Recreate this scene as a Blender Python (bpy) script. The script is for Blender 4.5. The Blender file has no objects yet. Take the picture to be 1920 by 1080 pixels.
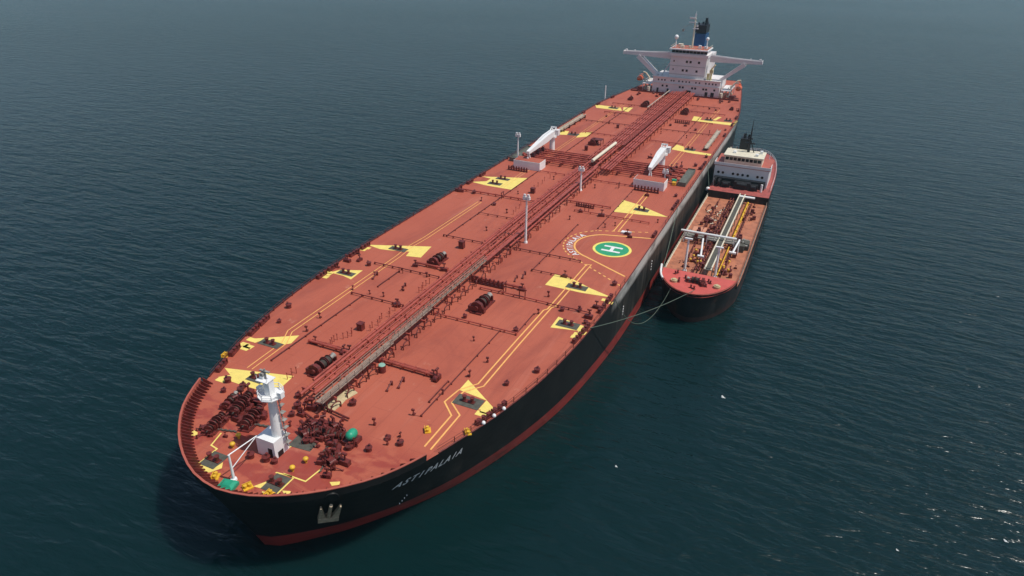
import bpy, bmesh, math, random
from mathutils import Vector, Matrix
from math import radians as R, sin, cos, pi, sqrt, atan2
random.seed(7)
C = bpy.context.scene.collection
sc = bpy.context.scene

# ------------------------------------------------------------------ camera
# World: X runs aft along the big tanker (bow tip x=0), -Y is its port side, z=0 its deck, z=-14 the sea.
CAM = Vector((-44.48, -59.97, 63.85))
YAW, PITCH, ROLL, FOC = R(23.8935), R(27.1465), R(1.1178), 1280.5
fw = Vector((cos(PITCH)*cos(YAW), cos(PITCH)*sin(YAW), -sin(PITCH)))
rt = Vector((sin(YAW), -cos(YAW), 0)); up = rt.cross(fw)
rt, up = rt*cos(ROLL)+up*sin(ROLL), up*cos(ROLL)-rt*sin(ROLL)
cd = bpy.data.cameras.new('camera'); cam = bpy.data.objects.new('camera', cd); C.objects.link(cam)
cd.sensor_width = 36; cd.lens = FOC/1920*36; cd.clip_start = 1; cd.clip_end = 40000
M = Matrix((rt, up, -fw)).transposed().to_4x4(); M.translation = CAM
cam.matrix_world = M; sc.camera = cam

# ------------------------------------------------------------------ light
SUN = Vector((0.055, -0.45, 0.89)).normalized()          # towards the sun: aft, port, high
w = bpy.data.worlds.new('World'); sc.world = w; w.use_nodes = True
nt = w.node_tree; sky = nt.nodes.new('ShaderNodeTexSky'); sky.sky_type = 'NISHITA'; sky.sun_disc = False
sky.sun_elevation = math.asin(SUN.z); sky.sun_rotation = atan2(SUN.x, SUN.y)
sky.air_density = 1.0; sky.dust_density = 1.2; sky.ozone_density = 1.0
nt.links.new(sky.outputs[0], nt.nodes['Background'].inputs[0]); nt.nodes['Background'].inputs[1].default_value = 0.095
sl = bpy.data.lights.new('sun', 'SUN'); sl.energy = 3.4; sl.angle = R(0.53); sl.color = (1, .955, .89)
so = bpy.data.objects.new('sun', sl); C.objects.link(so); so.rotation_euler = (-SUN).to_track_quat('-Z', 'Y').to_euler()
so.location = (100, 0, 200)
sc.view_settings.view_transform = 'Standard'; sc.view_settings.look = 'None'; sc.view_settings.gamma = 1
sc.view_settings.exposure = 0.0
SEA = -14.0

# ------------------------------------------------------------------ helpers
def S(px, py, z=0.0):
    """survey: place on the level z seen at that spot of the photograph"""
    d = fw + rt*((px-960)/FOC) + up*((540-py)/FOC)
    t = (z-CAM.z)/d.z
    return CAM + d*t

def mat(name, col, rough=.6, metal=0., noise=0., nscale=1., dirt=None, streak=None, bump=0., spec=.5):
    m = bpy.data.materials.new(name); m.use_nodes = True; n = m.node_tree.nodes; l = m.node_tree.links
    b = n['Principled BSDF']; b.inputs['Roughness'].default_value = rough; b.inputs['Metallic'].default_value = metal
    b.inputs['Specular IOR Level'].default_value = spec
    b.inputs['Base Color'].default_value = (*col, 1)
    if noise or dirt:
        g = n.new('ShaderNodeNewGeometry'); out = None
        t = n.new('ShaderNodeTexNoise'); t.inputs['Scale'].default_value = nscale; t.inputs['Detail'].default_value = 6
        mp = n.new('ShaderNodeMapping'); l.new(g.outputs['Position'], mp.inputs[0]); l.new(mp.outputs[0], t.inputs['Vector'])
        if streak: mp.inputs['Scale'].default_value = streak
        mx = n.new('ShaderNodeMix'); mx.data_type = 'RGBA'
        r = n.new('ShaderNodeValToRGB'); r.color_ramp.elements[0].position = .3; r.color_ramp.elements[1].position = .72
        l.new(t.outputs['Fac'], r.inputs[0]); l.new(r.outputs[0], mx.inputs['Factor'])
        lo = tuple(max(0, c*(1-noise)) for c in col); hi = tuple(min(1, c*(1+noise)) for c in col)
        mx.inputs['A'].default_value = (*lo, 1); mx.inputs['B'].default_value = (*hi, 1)
        out = mx.outputs['Result']
        if dirt:
            dc, ds, dlo, dhi = dirt
            t2 = n.new('ShaderNodeTexNoise'); t2.inputs['Scale'].default_value = ds; t2.inputs['Detail'].default_value = 8
            t2.inputs['Roughness'].default_value = .65
            l.new(mp.outputs[0], t2.inputs['Vector'])
            r2 = n.new('ShaderNodeValToRGB'); r2.color_ramp.elements[0].position = dlo; r2.color_ramp.elements[1].position = dhi
            l.new(t2.outputs['Fac'], r2.inputs[0])
            m2 = n.new('ShaderNodeMix'); m2.data_type = 'RGBA'; l.new(r2.outputs[0], m2.inputs['Factor'])
            l.new(out, m2.inputs['A']); m2.inputs['B'].default_value = (*dc, 1); out = m2.outputs['Result']
        l.new(out, b.inputs['Base Color'])
        if bump:
            bp = n.new('ShaderNodeBump'); bp.inputs['Strength'].default_value = bump; l.new(t.outputs['Fac'], bp.inputs['Height'])
            l.new(bp.outputs[0], b.inputs['Normal'])
    return m

DECK = (.50, .105, .068)
m_deck = None
m_pipe = mat('pipe_paint', (.38, .078, .054), .45, noise=.25, nscale=.6, dirt=((.16, .04, .025), 1.5, .55, .75))
m_gear = mat('gear_paint', (.15, .024, .02), .5, noise=.35, nscale=1.2, dirt=((.04, .018, .015), 2., .5, .7))
m_bul = mat('bulwark_paint', (.42, .105, .07), .55, noise=.12, nscale=.5)
m_white = mat('white_paint', (.84, .84, .82), .4, noise=.05, nscale=.6, dirt=((.45, .36, .27), .9, .62, .85))
m_house = mat('house_paint', (.75, .715, .70), .45, noise=.04, nscale=.3, dirt=((.55, .45, .38), .5, .62, .9), streak=(1, 1, .3))
m_grey = mat('grey_steel', (.30, .29, .26), .6, noise=.25, nscale=1.5, dirt=((.2, .12, .08), 2, .55, .75))
m_tray = mat('tray_paint', (.12, .125, .10), .6, noise=.3, nscale=1)
m_cat = mat('galvanised_grating', (.30, .22, .17), .6, noise=.25, nscale=1.2, dirt=((.28, .12, .08), 1.5, .5, .75))
m_yel = mat('yellow_marking', (.86, .68, .17), .6, noise=.08, nscale=.8, dirt=((.6, .33, .12), 1.6, .56, .8))
m_line = mat('path_marking', (.88, .46, .13), .6, noise=.08, nscale=.8, dirt=((.5, .13, .07), 3, .55, .8))
m_yelp = mat('yellow_paint', (.72, .42, .03), .5, noise=.15, nscale=1.)
m_pad = mat('dark_grey_pad', (.085, .082, .066), .8, noise=.25, nscale=1.5)
m_black = mat('black_paint', (.012, .012, .014), .5, noise=.3, nscale=.8)
m_green = mat('green_paint', (.02, .30, .17), .45, noise=.15, nscale=1.)
m_heli = mat('helideck_green', (.03, .32, .15), .6, noise=.1, nscale=1.)
m_mark = mat('white_marking', (.80, .78, .76), .6, noise=.06, nscale=1.5)
m_ring = mat('ring_marking', (.85, .72, .16), .6, noise=.1, nscale=1.5)
m_cream = mat('cream_paint', (.74, .68, .52), .5, noise=.1, nscale=.8, dirt=((.35, .25, .16), 1.3, .6, .8))
m_lad = mat('weathered_aluminium', (.46, .40, .32), .5, noise=.2, nscale=.8)
m_or = mat('lifeboat_orange', (.72, .12, .03), .35, noise=.08, nscale=1.)
m_glass = mat('window_glass', (.012, .014, .018), .08)
m_blue = mat('funnel_blue', (.014, .075, .20), .4, noise=.15, nscale=.5)
m_fblack = mat('funnel_black', (.012, .013, .02), .5, noise=.2, nscale=.5)
m_tarp = mat('canvas', (.52, .42, .24), .85, noise=.15, nscale=1.5, dirt=((.28, .2, .1), 1.2, .55, .8), bump=.3)
m_rope = mat('rope_fibre', (.09, .12, .09), .8, noise=.2, nscale=4)
m_drumrope = mat('coiled_rope', (.05, .04, .033), .85, noise=.4, nscale=6)
m_anchor = mat('anchor_steel', (.42, .32, .21), .65, noise=.3, nscale=1.6)
m_sdeck = mat('bunker_deck_paint', (.46, .17, .09), .6, noise=.18, nscale=.35, dirt=((.22, .075, .045), .5, .5, .72))
m_sfoc = mat('bunker_forecastle_paint', (.56, .10, .08), .6, noise=.1, nscale=.5, dirt=((.3, .07, .05), .9, .6, .8))
m_foam = mat('pale_debris', (.6, .62, .6), .7)

class MB:
    def __init__(s): s.v = []; s.f = []; s.sm = []
    def add(s, vs, fs, smooth=False):
        o = len(s.v); s.v += [tuple(v) for v in vs]
        for f in fs: s.f.append(tuple(o+i for i in f)); s.sm.append(smooth)
        return s
    def box(s, c, d, rz=0., top=1., rx=None):
        vs = []
        for z in (-1, 1):
            k = top if z > 0 else 1
            for x, y in ((-1, -1), (1, -1), (1, 1), (-1, 1)):
                p = Vector((x*d[0]/2*k, y*d[1]/2*k, z*d[2]/2))
                if rx: p = Matrix.Rotation(rx, 3, 'Y') @ p
                p = Matrix.Rotation(rz, 3, 'Z') @ p
                vs.append(p + Vector(c))
        return s.add(vs, [(0, 3, 2, 1), (4, 5, 6, 7), (0, 1, 5, 4), (1, 2, 6, 5), (2, 3, 7, 6), (3, 0, 4, 7)])
    def cyl(s, a, b, r0, r1=None, n=10, cap=True):
        a = Vector(a); b = Vector(b); r1 = r0 if r1 is None else r1
        d = (b-a).normalized(); u = d.orthogonal().normalized(); w_ = d.cross(u)
        vs = []
        for p, r in ((a, r0), (b, r1)):
            vs += [p + (u*cos(2*pi*i/n) + w_*sin(2*pi*i/n))*r for i in range(n)]
        s.add(vs, [(i, (i+1) % n, n+(i+1) % n, n+i) for i in range(n)], True)
        if cap: s.add(vs, [tuple(range(n-1, -1, -1)), tuple(range(n, 2*n))])
        return s
    def tube(s, pts, r, n=6):
        for a, b in zip(pts, pts[1:]):
            if (Vector(b)-Vector(a)).length > 1e-4: s.cyl(a, b, r, r, n)
        return s
    def prism(s, pts, z0, z1):
        a = sum(pts[i][0]*pts[(i+1) % len(pts)][1]-pts[(i+1) % len(pts)][0]*pts[i][1] for i in range(len(pts)))
        if a < 0: pts = pts[::-1]
        n = len(pts); vs = [(p[0], p[1], z0) for p in pts] + [(p[0], p[1], z1) for p in pts]
        return s.add(vs, [tuple(range(n-1, -1, -1)), tuple(range(n, 2*n))] + [(i, (i+1) % n, n+(i+1) % n, n+i) for i in range(n)])
    def ball(s, c, r, nu=12, nv=8, sz=1.):
        vs = [(c[0], c[1], c[2]-r*sz)]; fs = []
        for j in range(1, nv):
            t = pi*j/nv
            for i in range(nu): vs.append((c[0]+r*sin(t)*cos(2*pi*i/nu), c[1]+r*sin(t)*sin(2*pi*i/nu), c[2]-r*sz*cos(t)))
        vs.append((c[0], c[1], c[2]+r*sz)); L = len(vs)-1
        for i in range(nu):
            fs.append((0, 1+(i+1) % nu, 1+i)); fs.append((L, L-nu+i, L-nu+(i+1) % nu))
            for j in range(nv-2):
                a = 1+j*nu+i; b = 1+j*nu+(i+1) % nu; fs.append((a, b, b+nu, a+nu))
        return s.add(vs, fs, True)
    def mesh(s, name, m):
        me = bpy.data.meshes.new(name); me.from_pydata(s.v, [], s.f); me.materials.append(m)
        me.polygons.foreach_set('use_smooth', s.sm); me.update(); return me
    def build(s, name, m, parent=None):
        return link(name, s.mesh(name, m), parent)

def link(name, me, parent=None, loc=None, rz=0.):
    o = bpy.data.objects.new(name, me); C.objects.link(o)
    if parent: o.parent = parent
    if loc is not None: o.location = loc
    if rz: o.rotation_euler = (0, 0, rz)
    return o
def tag(o, label=None, cat=None, group=None, kind=None):
    if label: o['label'] = label
    if cat: o['category'] = cat
    if group: o['group'] = group
    if kind: o['kind'] = kind
    return o
def copy_tree(o, parent, loc, rz=0.):
    c = o.copy(); C.objects.link(c); c.parent = parent
    c.location = loc; c.rotation_euler = (0, 0, rz)
    for ch in [k for k in o.children]:
        d = ch.copy(); C.objects.link(d); d.parent = c
    return c
def strip(pts, width, z, h=.012):
    """flat painted line along pts"""
    P = [Vector(p[:2]) for p in pts]; q = [P[0]]
    for p in P[1:]:
        if (p-q[-1]).length > 1e-3: q.append(p)
    vs = []; n = len(q)
    for k in range(n):
        d0 = (q[k]-q[max(0, k-1)]); d1 = (q[min(n-1, k+1)]-q[k])
        if d0.length < 1e-6: d0 = d1
        if d1.length < 1e-6: d1 = d0
        d0.normalize(); d1.normalize(); t = (d0+d1)
        t = t.normalized() if t.length > .2 else d0
        m_ = Vector((-t.y, t.x)); m_ = m_*(width/2/max(.5, m_.dot(Vector((-d0.y, d0.x)))))
        a = q[k]+m_; b = q[k]-m_; vs += [(a.x, a.y, z+h), (b.x, b.y, z+h)]
    mb = MB(); mb.add(vs, [(2*k+1, 2*k+3, 2*k+2, 2*k) for k in range(n-1)])
    return mb
def interp(tab, x):
    if x <= tab[0][0]: return tab[0][1]
    for (x0, y0), (x1, y1) in zip(tab, tab[1:]):
        if x <= x1: return y0+(y1-y0)*(x-x0)/(x1-x0)
    return tab[-1][1]
def smooth_line(pts, n):
    """Catmull-Rom through pts, resampled evenly"""
    P = [Vector(p) for p in pts]; P = [P[0]*2-P[1]]+P+[P[-1]*2-P[-2]]; out = []
    for i in range(1, len(P)-2):
        for k in range(12):
            t = k/12; a, b, c, d = P[i-1:i+3]
            out.append(.5*((2*b)+(c-a)*t+(2*a-5*b+4*c-d)*t*t+(3*b-a-3*c+d)*t**3))
    out.append(P[-2])
    L = [0]
    for a, b in zip(out, out[1:]): L.append(L[-1]+(b-a).length)
    res = []; j = 0
    for k in range(n):
        s_ = L[-1]*k/(n-1)
        while j < len(L)-2 and L[j+1] < s_: j += 1
        f = (s_-L[j])/max(1e-9, L[j+1]-L[j]); res.append(out[j].lerp(out[j+1], min(1, f)))
    return res

# ------------------------------------------------------------------ sea
def sea_material():
    m = bpy.data.materials.new('sea_water'); m.use_nodes = True; n = m.node_tree.nodes; l = m.node_tree.links
    b = n['Principled BSDF']; b.inputs['Base Color'].default_value = (.003, .0175, .019, 1); b.subsurface_method = 'BURLEY'
    b.inputs['Subsurface Weight'].default_value = 1.0; b.inputs['Subsurface Radius'].default_value = (1.5, 4.0, 4.0); b.inputs['Subsurface Scale'].default_value = 1.0
    b.inputs['Roughness'].default_value = .22; b.inputs['IOR'].default_value = 1.333
    g = n.new('ShaderNodeNewGeometry')
    def noise(rot, scale, detail, rough=.5, dist=0.):
        mp = n.new('ShaderNodeMapping'); mp.inputs['Rotation'].default_value = (0, 0, rot); mp.inputs['Scale'].default_value = scale
        l.new(g.outputs['Position'], mp.inputs[0])
        t = n.new('ShaderNodeTexNoise'); t.inputs['Scale'].default_value = 1; t.inputs['Detail'].default_value = detail
        t.inputs['Roughness'].default_value = rough; t.inputs['Distortion'].default_value = dist
        l.new(mp.outputs[0], t.inputs['Vector']); return t.outputs['Fac']
    def mul(a, k):
        x = n.new('ShaderNodeMath'); x.operation = 'MULTIPLY'; l.new(a, x.inputs[0])
        if isinstance(k, float): x.inputs[1].default_value = k
        else: l.new(k, x.inputs[1])
        return x.outputs[0]
    def add(a, c):
        x = n.new('ShaderNodeMath'); x.operation = 'ADD'; l.new(a, x.inputs[0]); l.new(c, x.inputs[1]); return x.outputs[0]
    a = -R(12)
    h = mul(noise(a, (.20, .06, 1), 3, .5, .4), .85)
    h = add(h, mul(noise(a+R(24), (.48, .13, 1), 3, .5, .5), .78))
    h = add(h, mul(noise(a-R(16), (1.1, .36, 1), 3, .5, .3), .26))
    h = add(h, mul(noise(a+R(55), (2.4, 1.1, 1), 2, .5), .04))
    # gust patches change how rough the ripples are
    gust = noise(a, (.0045, .0022, 1), 4, .5, .6)
    r = n.new('ShaderNodeMapRange'); l.new(gust, r.inputs[0]); r.inputs[1].default_value = .3; r.inputs[2].default_value = .7
    r.inputs[3].default_value = .6; r.inputs[4].default_value = 1.1
    bp = n.new('ShaderNodeBump'); bp.inputs['Strength'].default_value = 1; bp.inputs['Distance'].default_value = 1.0
    l.new(mul(h, r.outputs[0]), bp.inputs['Height']); l.new(bp.outputs[0], b.inputs['Normal'])
    return m
sea = MB()
NS = 24; E_ = 16000
xs = [-E_+2*E_*i/NS for i in range(NS+1)]
sea.add([(x, y, SEA) for y in xs for x in xs], [(j*(NS+1)+i, j*(NS+1)+i+1, (j+1)*(NS+1)+i+1, (j+1)*(NS+1)+i) for j in range(NS) for i in range(NS)])
tag(sea.build('sea', sea_material()), kind='structure')

# ------------------------------------------------------------------ hull maker
def hull_rings(deck_pts, wl_pts, levels, n, wfun):
    """deck_pts/wl_pts: (x, half breadth) from stem to transom; returns ring per level of n points of one side"""
    D = smooth_line(deck_pts, n); W = smooth_line(wl_pts, n); rings = []
    for z in levels:
        k = wfun(z); rings.append([Vector((D[i].x+(W[i].x-D[i].x)*k, D[i].y+(W[i].y-D[i].y)*k, z)) for i in range(n)])
    return rings
def hull_mesh(rings, y0=0., rev=False):
    mb = MB(); n = len(rings[0]); rows = []
    for r in rings:
        row = [(p.x, y0-p.y, p.z) for p in reversed(r)] + [(p.x, y0+p.y, p.z) for p in r[1:]]
        rows.append(row)
    m = len(rows[0]); vs = [v for row in rows for v in row]
    fs = []
    for j in range(len(rows)-1):
        for i in range(m-1):
            a = j*m+i; fs.append((a, a+1, a+m+1, a+m))
        fs.append((j*m+m-1, j*m, (j+1)*m, (j+1)*m+m-1))
    mb.add(vs, fs, True); return mb
def deck_mesh(ring, y0, z, inset=.0):
    mb = MB(); n = len(ring); vs = []
    for p in ring: vs += [(p.x, y0-max(0, p.y-inset), z), (p.x, y0+max(0, p.y-inset), z)]
    mb.add(vs, [(2*i, 2*i+2, 2*i+3, 2*i+1) for i in range(n-1)]); return mb

DK = [(0, 0), (.25, 2.2), (1.0, 5), (2.4, 7.9), (4.4, 11), (7.0, 14), (10.2, 16.9), (13.5, 18.9), (18, 20.9), (23, 22.7), (30, 25), (40, 27.3), (50, 28.7), (60, 29.5), (76, 30), (110, 30), (150, 30), (200, 30), (240, 30), (262, 28.6), (284, 26), (305, 23.4), (325, 20.5), (334, 18.5)]
WL = [(5.4, 0), (5.8, 1.5), (7.2, 3.4), (10, 6.3), (13, 9.2), (19.3, 14), (26.5, 18.4), (35, 22), (44.5, 25), (55, 27.3), (70, 29), (85, 29.8), (110, 30), (150, 30), (200, 30), (240, 29.6), (262, 27.4), (284, 23.5), (305, 18), (325, 11), (330, 8)]
def wf(z): return max(-.12, min(1.15, (-z/14.0)**1.0 if z <= 0 else -z/14.0*.9))
NR = 150
lev_b = [.1, -1, -2.5, -4, -6, -8, -9.7, -11.0]; lev_r = [-11.0, -12.5, -14, -16, -19]
RB = hull_rings(DK, WL, lev_b, NR, wf); RR_ = hull_rings(DK, WL, lev_r, NR, wf); RD = hull_rings(DK, WL, [0], NR, wf)[0]
def hb(x, z):
    ring = hull_rings(DK, WL, [z], NR, wf)[0]
    return interp([(p.x, p.y) for p in ring], x)

def hull_black():
    m = bpy.data.materials.new('black_hull_paint'); m.use_nodes = True; n = m.node_tree.nodes; l = m.node_tree.links
    b = n['Principled BSDF']; b.inputs['Roughness'].default_value = .5; b.inputs['Specular IOR Level'].default_value = .2
    g = n.new('ShaderNodeNewGeometry'); sp = n.new('ShaderNodeSeparateXYZ'); l.new(g.outputs['Position'], sp.inputs[0])
    def noise(scale, d):
        mp = n.new('ShaderNodeMapping'); mp.inputs['Scale'].default_value = scale; l.new(g.outputs['Position'], mp.inputs[0])
        t = n.new('ShaderNodeTexNoise'); t.inputs['Scale'].default_value = 1; t.inputs['Detail'].default_value = d; t.inputs['Roughness'].default_value = .6
        l.new(mp.outputs[0], t.inputs['Vector']); return t.outputs['Fac']
    def rng(a, lo, hi, o0=0., o1=1.):
        r = n.new('ShaderNodeMapRange'); l.new(a, r.inputs[0]); r.inputs[1].default_value = lo; r.inputs[2].default_value = hi
        r.inputs[3].default_value = o0; r.inputs[4].default_value = o1; return r.outputs[0]
    def mul(a, c):
        x = n.new('ShaderNodeMath'); x.operation = 'MULTIPLY'; l.new(a, x.inputs[0]); l.new(c, x.inputs[1]); return x.outputs[0]
    def mix(f, a, c):
        x = n.new('ShaderNodeMix'); x.data_type = 'RGBA'; l.new(f, x.inputs['Factor'])
        for k, v in (('A', a), ('B', c)):
            if isinstance(v, tuple): x.inputs[k].default_value = (*v, 1)
            else: l.new(v, x.inputs[k])
        return x.outputs['Result']
    # worn sheer strake where other ships' fenders have rubbed, amidships
    mid = mul(rng(sp.outputs['X'], 72, 80), rng(sp.outputs['X'], 250, 225))
    band = rng(sp.outputs['Z'], -3.2, -1.8)
    wear = mul(mul(mid, band), rng(noise((.10, .10, .25), 7), .28, .5))
    col = mix(rng(noise((.25, .25, .06), 6), .35, .75), (.010, .010, .011), (.022, .022, .021))
    col = mix(mul(mid, rng(noise((.5, .5, .07), 6), .42, .7, 0, .75)), col, (.085, .075, .062))
    col = mix(wear, col, (.50, .48, .44))
    col = mix(rng(noise((.8, .8, .07), 5), .66, .8, 0, .55), col, (.12, .075, .05))
    bp = n.new('ShaderNodeBump'); bp.inputs['Strength'].default_value = .5; bp.inputs['Distance'].default_value = .12
    l.new(noise((.35, .35, .5), 3), bp.inputs['Height']); l.new(bp.outputs[0], b.inputs['Normal'])
    l.new(col, b.inputs['Base Color']); return m
m_hull = hull_black()
m_boot = mat('red_boot_paint', (.28, .032, .026), .5, noise=.22, nscale=.5, streak=(.35, .35, 1.5), dirt=((.09, .03, .025), .6, .5, .78))

def deck_material():
    m = bpy.data.materials.new('deck_paint'); m.use_nodes = True; n = m.node_tree.nodes; l = m.node_tree.links
    b = n['Principled BSDF']; b.inputs['Roughness'].default_value = .62; b.inputs['Specular IOR Level'].default_value = .3
    g = n.new('ShaderNodeNewGeometry')
    def noise(scale, d, rough=.6, dist=0.):
        mp = n.new('ShaderNodeMapping'); mp.inputs['Scale'].default_value = scale; l.new(g.outputs['Position'], mp.inputs[0])
        t = n.new('ShaderNodeTexNoise'); t.inputs['Scale'].default_value = 1; t.inputs['Detail'].default_value = d
        t.inputs['Roughness'].default_value = rough; t.inputs['Distortion'].default_value = dist
        l.new(mp.outputs[0], t.inputs['Vector']); return t.outputs['Fac']
    def rng(a, lo, hi, o0=0., o1=1.):
        r = n.new('ShaderNodeMapRange'); l.new(a, r.inputs[0]); r.inputs[1].default_value = lo; r.inputs[2].default_value = hi
        r.inputs[3].default_value = o0; r.inputs[4].default_value = o1; return r.outputs[0]
    def mix(f, a, c):
        x = n.new('ShaderNodeMix'); x.data_type = 'RGBA'; l.new(f, x.inputs['Factor'])
        for k, v in (('A', a), ('B', c)):
            if isinstance(v, tuple): x.inputs[k].default_value = (*v, 1)
            else: l.new(v, x.inputs[k])
        return x.outputs['Result']
    col = mix(rng(noise((.05, .05, 1), 6), .35, .65), (.395, .094, .056), (.45, .120, .072))
    col = mix(rng(noise((1.6, 1.6, 1), 5, .7), .3, .7, 0, .55), col, (.46, .115, .066))
    col = mix(rng(noise((.035, .11, 1), 7, .65, .6), .5, .7, 0, .65), col, (.25, .058, .042))     # old stains
    col = mix(rng(noise((.3, .3, 1), 7, .7), .62, .74, 0, .6), col, (.56, .27, .18))                # chalky scuffs
    col = mix(rng(noise((.012, .16, 1), 6, .7, .3), .57, .66, 0, .5), col, (.50, .17, .115))              # faded lanes
    col = mix(rng(noise((.9, .25, 1), 6, .7, .4), .64, .72, 0, .7), col, (.20, .06, .035))               # rust spots
    # plating seams
    br = n.new('ShaderNodeTexBrick'); mp = n.new('ShaderNodeMapping'); l.new(g.outputs['Position'], mp.inputs[0]); l.new(mp.outputs[0], br.inputs[0])
    br.inputs['Scale'].default_value = 1; br.inputs['Brick Width'].default_value = 12; br.inputs['Row Height'].default_value = 3.4
    br.inputs['Mortar Size'].default_value = .06; br.inputs['Mortar Smooth'].default_value = .5
    col = mix(rng(br.outputs['Fac'], 0, 1, 0, .32), col, (.22, .045, .035))
    # wet patches on the forecastle
    sp = n.new('ShaderNodeSeparateXYZ'); l.new(g.outputs['Position'], sp.inputs[0])
    fx = rng(sp.outputs['X'], 19, 14)
    wet = n.new('ShaderNodeMath'); wet.operation = 'MULTIPLY'; l.new(fx, wet.inputs[0]); l.new(rng(noise((.32, .13, 1), 5, .6, .9), .48, .56), wet.inputs[1])
    col = mix(rng(wet.outputs[0], 0, 1, 0, .7), col, (.30, .05, .04))
    rr = rng(wet.outputs[0], 0, 1, .62, .32); l.new(rr, b.inputs['Roughness'])
    l.new(col, b.inputs['Base Color']); return m
m_deck = deck_material()

# ================================================================== OIL TANKER
tanker = bpy.data.objects.new('oil_tanker', None); C.objects.link(tanker)
tag(tanker, 'huge black hulled crude oil tanker with brick red deck, seen from ahead', 'oil tanker')
T = tanker
hull = hull_mesh(RB).build('hull', m_hull, T)
boot = hull_mesh(RR_).build('boot_topping', m_boot, hull)
deck_mesh(RD, 0, 0, .02).build('deck', m_deck, T)

# bulwark round the bow with its stays
BW = [p for p in RD if p.x < 18.2]
bw = MB(); rows = []
side = [(p.x, -p.y) for p in reversed(BW)] + [(p.x, p.y) for p in BW[1:]]
nb = len(side); vs = []
for k, (x, y) in enumerate(side):
    # outward normal
    a = side[max(0, k-1)]; b_ = side[min(nb-1, k+1)]; d = Vector((b_[0]-a[0], b_[1]-a[1])).normalized(); nrm = Vector((-d.y, d.x))
    if nrm.dot(Vector((x-16, y))) < 0: nrm = -nrm
    for off, z in ((.06, .0), (.22, 1.25), (.27, 1.32), (.27, 1.42), (-.02, 1.42), (-.02, 1.32), (.06, 1.25), (-.12, 0)):
        vs.append((x+nrm.x*off, y+nrm.y*off, z))
fs = []
for k in range(nb-1):
    for j in range(1, 8): a = k*8+j; b_ = k*8+(j+1) % 8; fs.append((a, b_, b_+8, a+8))
fs += [tuple(range(8)), tuple((nb-1)*8+j for j in range(8))]
bulwark = bw.add(vs, fs).build('bulwark', m_bul, T)
op_ = MB().add(vs, [(k*8, k*8+1, k*8+9, k*8+8) for k in range(nb-1)], True).build('outer_plating', m_hull, bulwark)
full = smooth_line([(x, y) for x, y in side[::3]] + [side[-1]], 75)
for k in range(1, 74):
    p, q = full[k-1], full[k+1]; d = (q-p).normalized(); nrm = Vector((-d.y, d.x)); c = full[k]
    if nrm.dot(Vector((c.x-16, c.y))) > 0: nrm = -nrm
    if k % 2 and c.y < 0 and c.x > 4: continue
    st = MB(); t = Vector((d.x, d.y))*.05
    i0 = c+nrm*.1; i1 = c+nrm*1.55
    st.add([(i0.x-t.x, i0.y-t.y, .02), (i1.x-t.x, i1.y-t.y, .02), (i1.x-t.x, i1.y-t.y, .25), (i0.x-t.x, i0.y-t.y, 1.28),
            (i0.x+t.x, i0.y+t.y, .02), (i1.x+t.x, i1.y+t.y, .02), (i1.x+t.x, i1.y+t.y, .25), (i0.x+t.x, i0.y+t.y, 1.28)],
           [(0, 1, 2, 3), (7, 6, 5, 4), (0, 4, 5, 1), (1, 5, 6, 2), (2, 6, 7, 3), (3, 7, 4, 0)])
    st.build('bulwark_stay', m_gear, bulwark)

# deck edge railing, one per side
def railing(pts, z, h, step, name, parent, m, rr=.045):
    mb = MB(); acc = 0; last = None
    for a, b in zip(pts, pts[1:]):
        a = Vector(a); b = Vector(b); L = (b-a).length; s_ = -acc
        while s_ + step <= L:
            s_ += step; p = a.lerp(b, s_/L); mb.box((p.x, p.y, z+h/2), (.09, .09, h))
        acc = L-s_
        for hh in (h, h*.55): mb.cyl((a.x, a.y, z+hh), (b.x, b.y, z+hh), rr, rr, 4, False)
    return mb.build(name, m, parent)
for s in (-1, 1):
    pts = [(p.x, s*(p.y-.35)) for p in RD if 18.5 < p.x < 283][::2]
    seg = []
    for x, y in pts:
        if 84 < x < 112 and s < 0: continue          # rails folded down beside the helideck
        if seg and abs(x-seg[-1][0]) > 12: railing(seg, 0, 1.0, 3.2, 'railing', T, m_gear, .03); seg = []
        seg.append((x, y))
    railing(seg, 0, 1.0, 3.2, 'railing', T, m_gear, .03)
# gunwale bar (raised edge)
for s in (-1, 1):
    mb = MB(); pts = [(p.x, s*(p.y-.12)) for p in RD if p.x > 18.0]
    for a, b in zip(pts, pts[1:]):
        mb.cyl((a[0], a[1], .12), (b[0], b[1], .12), .12, .12, 5, False)
    mb.build('gunwale', m_gear, T)

# ---- ship's name on the port bow
def text_mesh(body, size, extrude=.0, res=3, bold=0.):
    cu = bpy.data.curves.new('t', 'FONT'); cu.body = body; cu.size = size; cu.extrude = extrude; cu.resolution_u = res; cu.align_x = 'CENTER'
    cu.offset = bold; o = bpy.data.objects.new('t', cu); C.objects.link(o); dg = bpy.context.evaluated_depsgraph_get(); dg.update()
    me = bpy.data.meshes.new_from_object(o.evaluated_get(dg)); bpy.data.objects.remove(o); return me
NAME = 'ASTIPALAIA'
def hull_name(x0, x1, zc, h):
    n = len(NAME); sgn = -1
    mb = MB()
    for i, ch in enumerate(NAME):
        t = text_mesh(ch, h*1.38, bold=.055); bm = bmesh.new(); bm.from_mesh(t)
        bmesh.ops.subdivide_edges(bm, edges=bm.edges, cuts=1)
        bmesh.ops.triangulate(bm, faces=bm.faces)
        # on the port side, seen from outboard, the bow is at the left
        uc = x0+(x1-x0)*(i+.5)/n
        vv = []
        for v in bm.verts:
            z = zc+v.co.y-h/2; x = uc+v.co.x*.74+(v.co.y-h/2)*.12
            vv.append((x, -(hb(x, z)+.07), z))
        bm.verts.index_update()
        mb.add(vv, [tuple(v.index for v in f.verts) for f in bm.faces]); bm.free()
    return mb.build('name_lettering', m_mark, hull)
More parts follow.
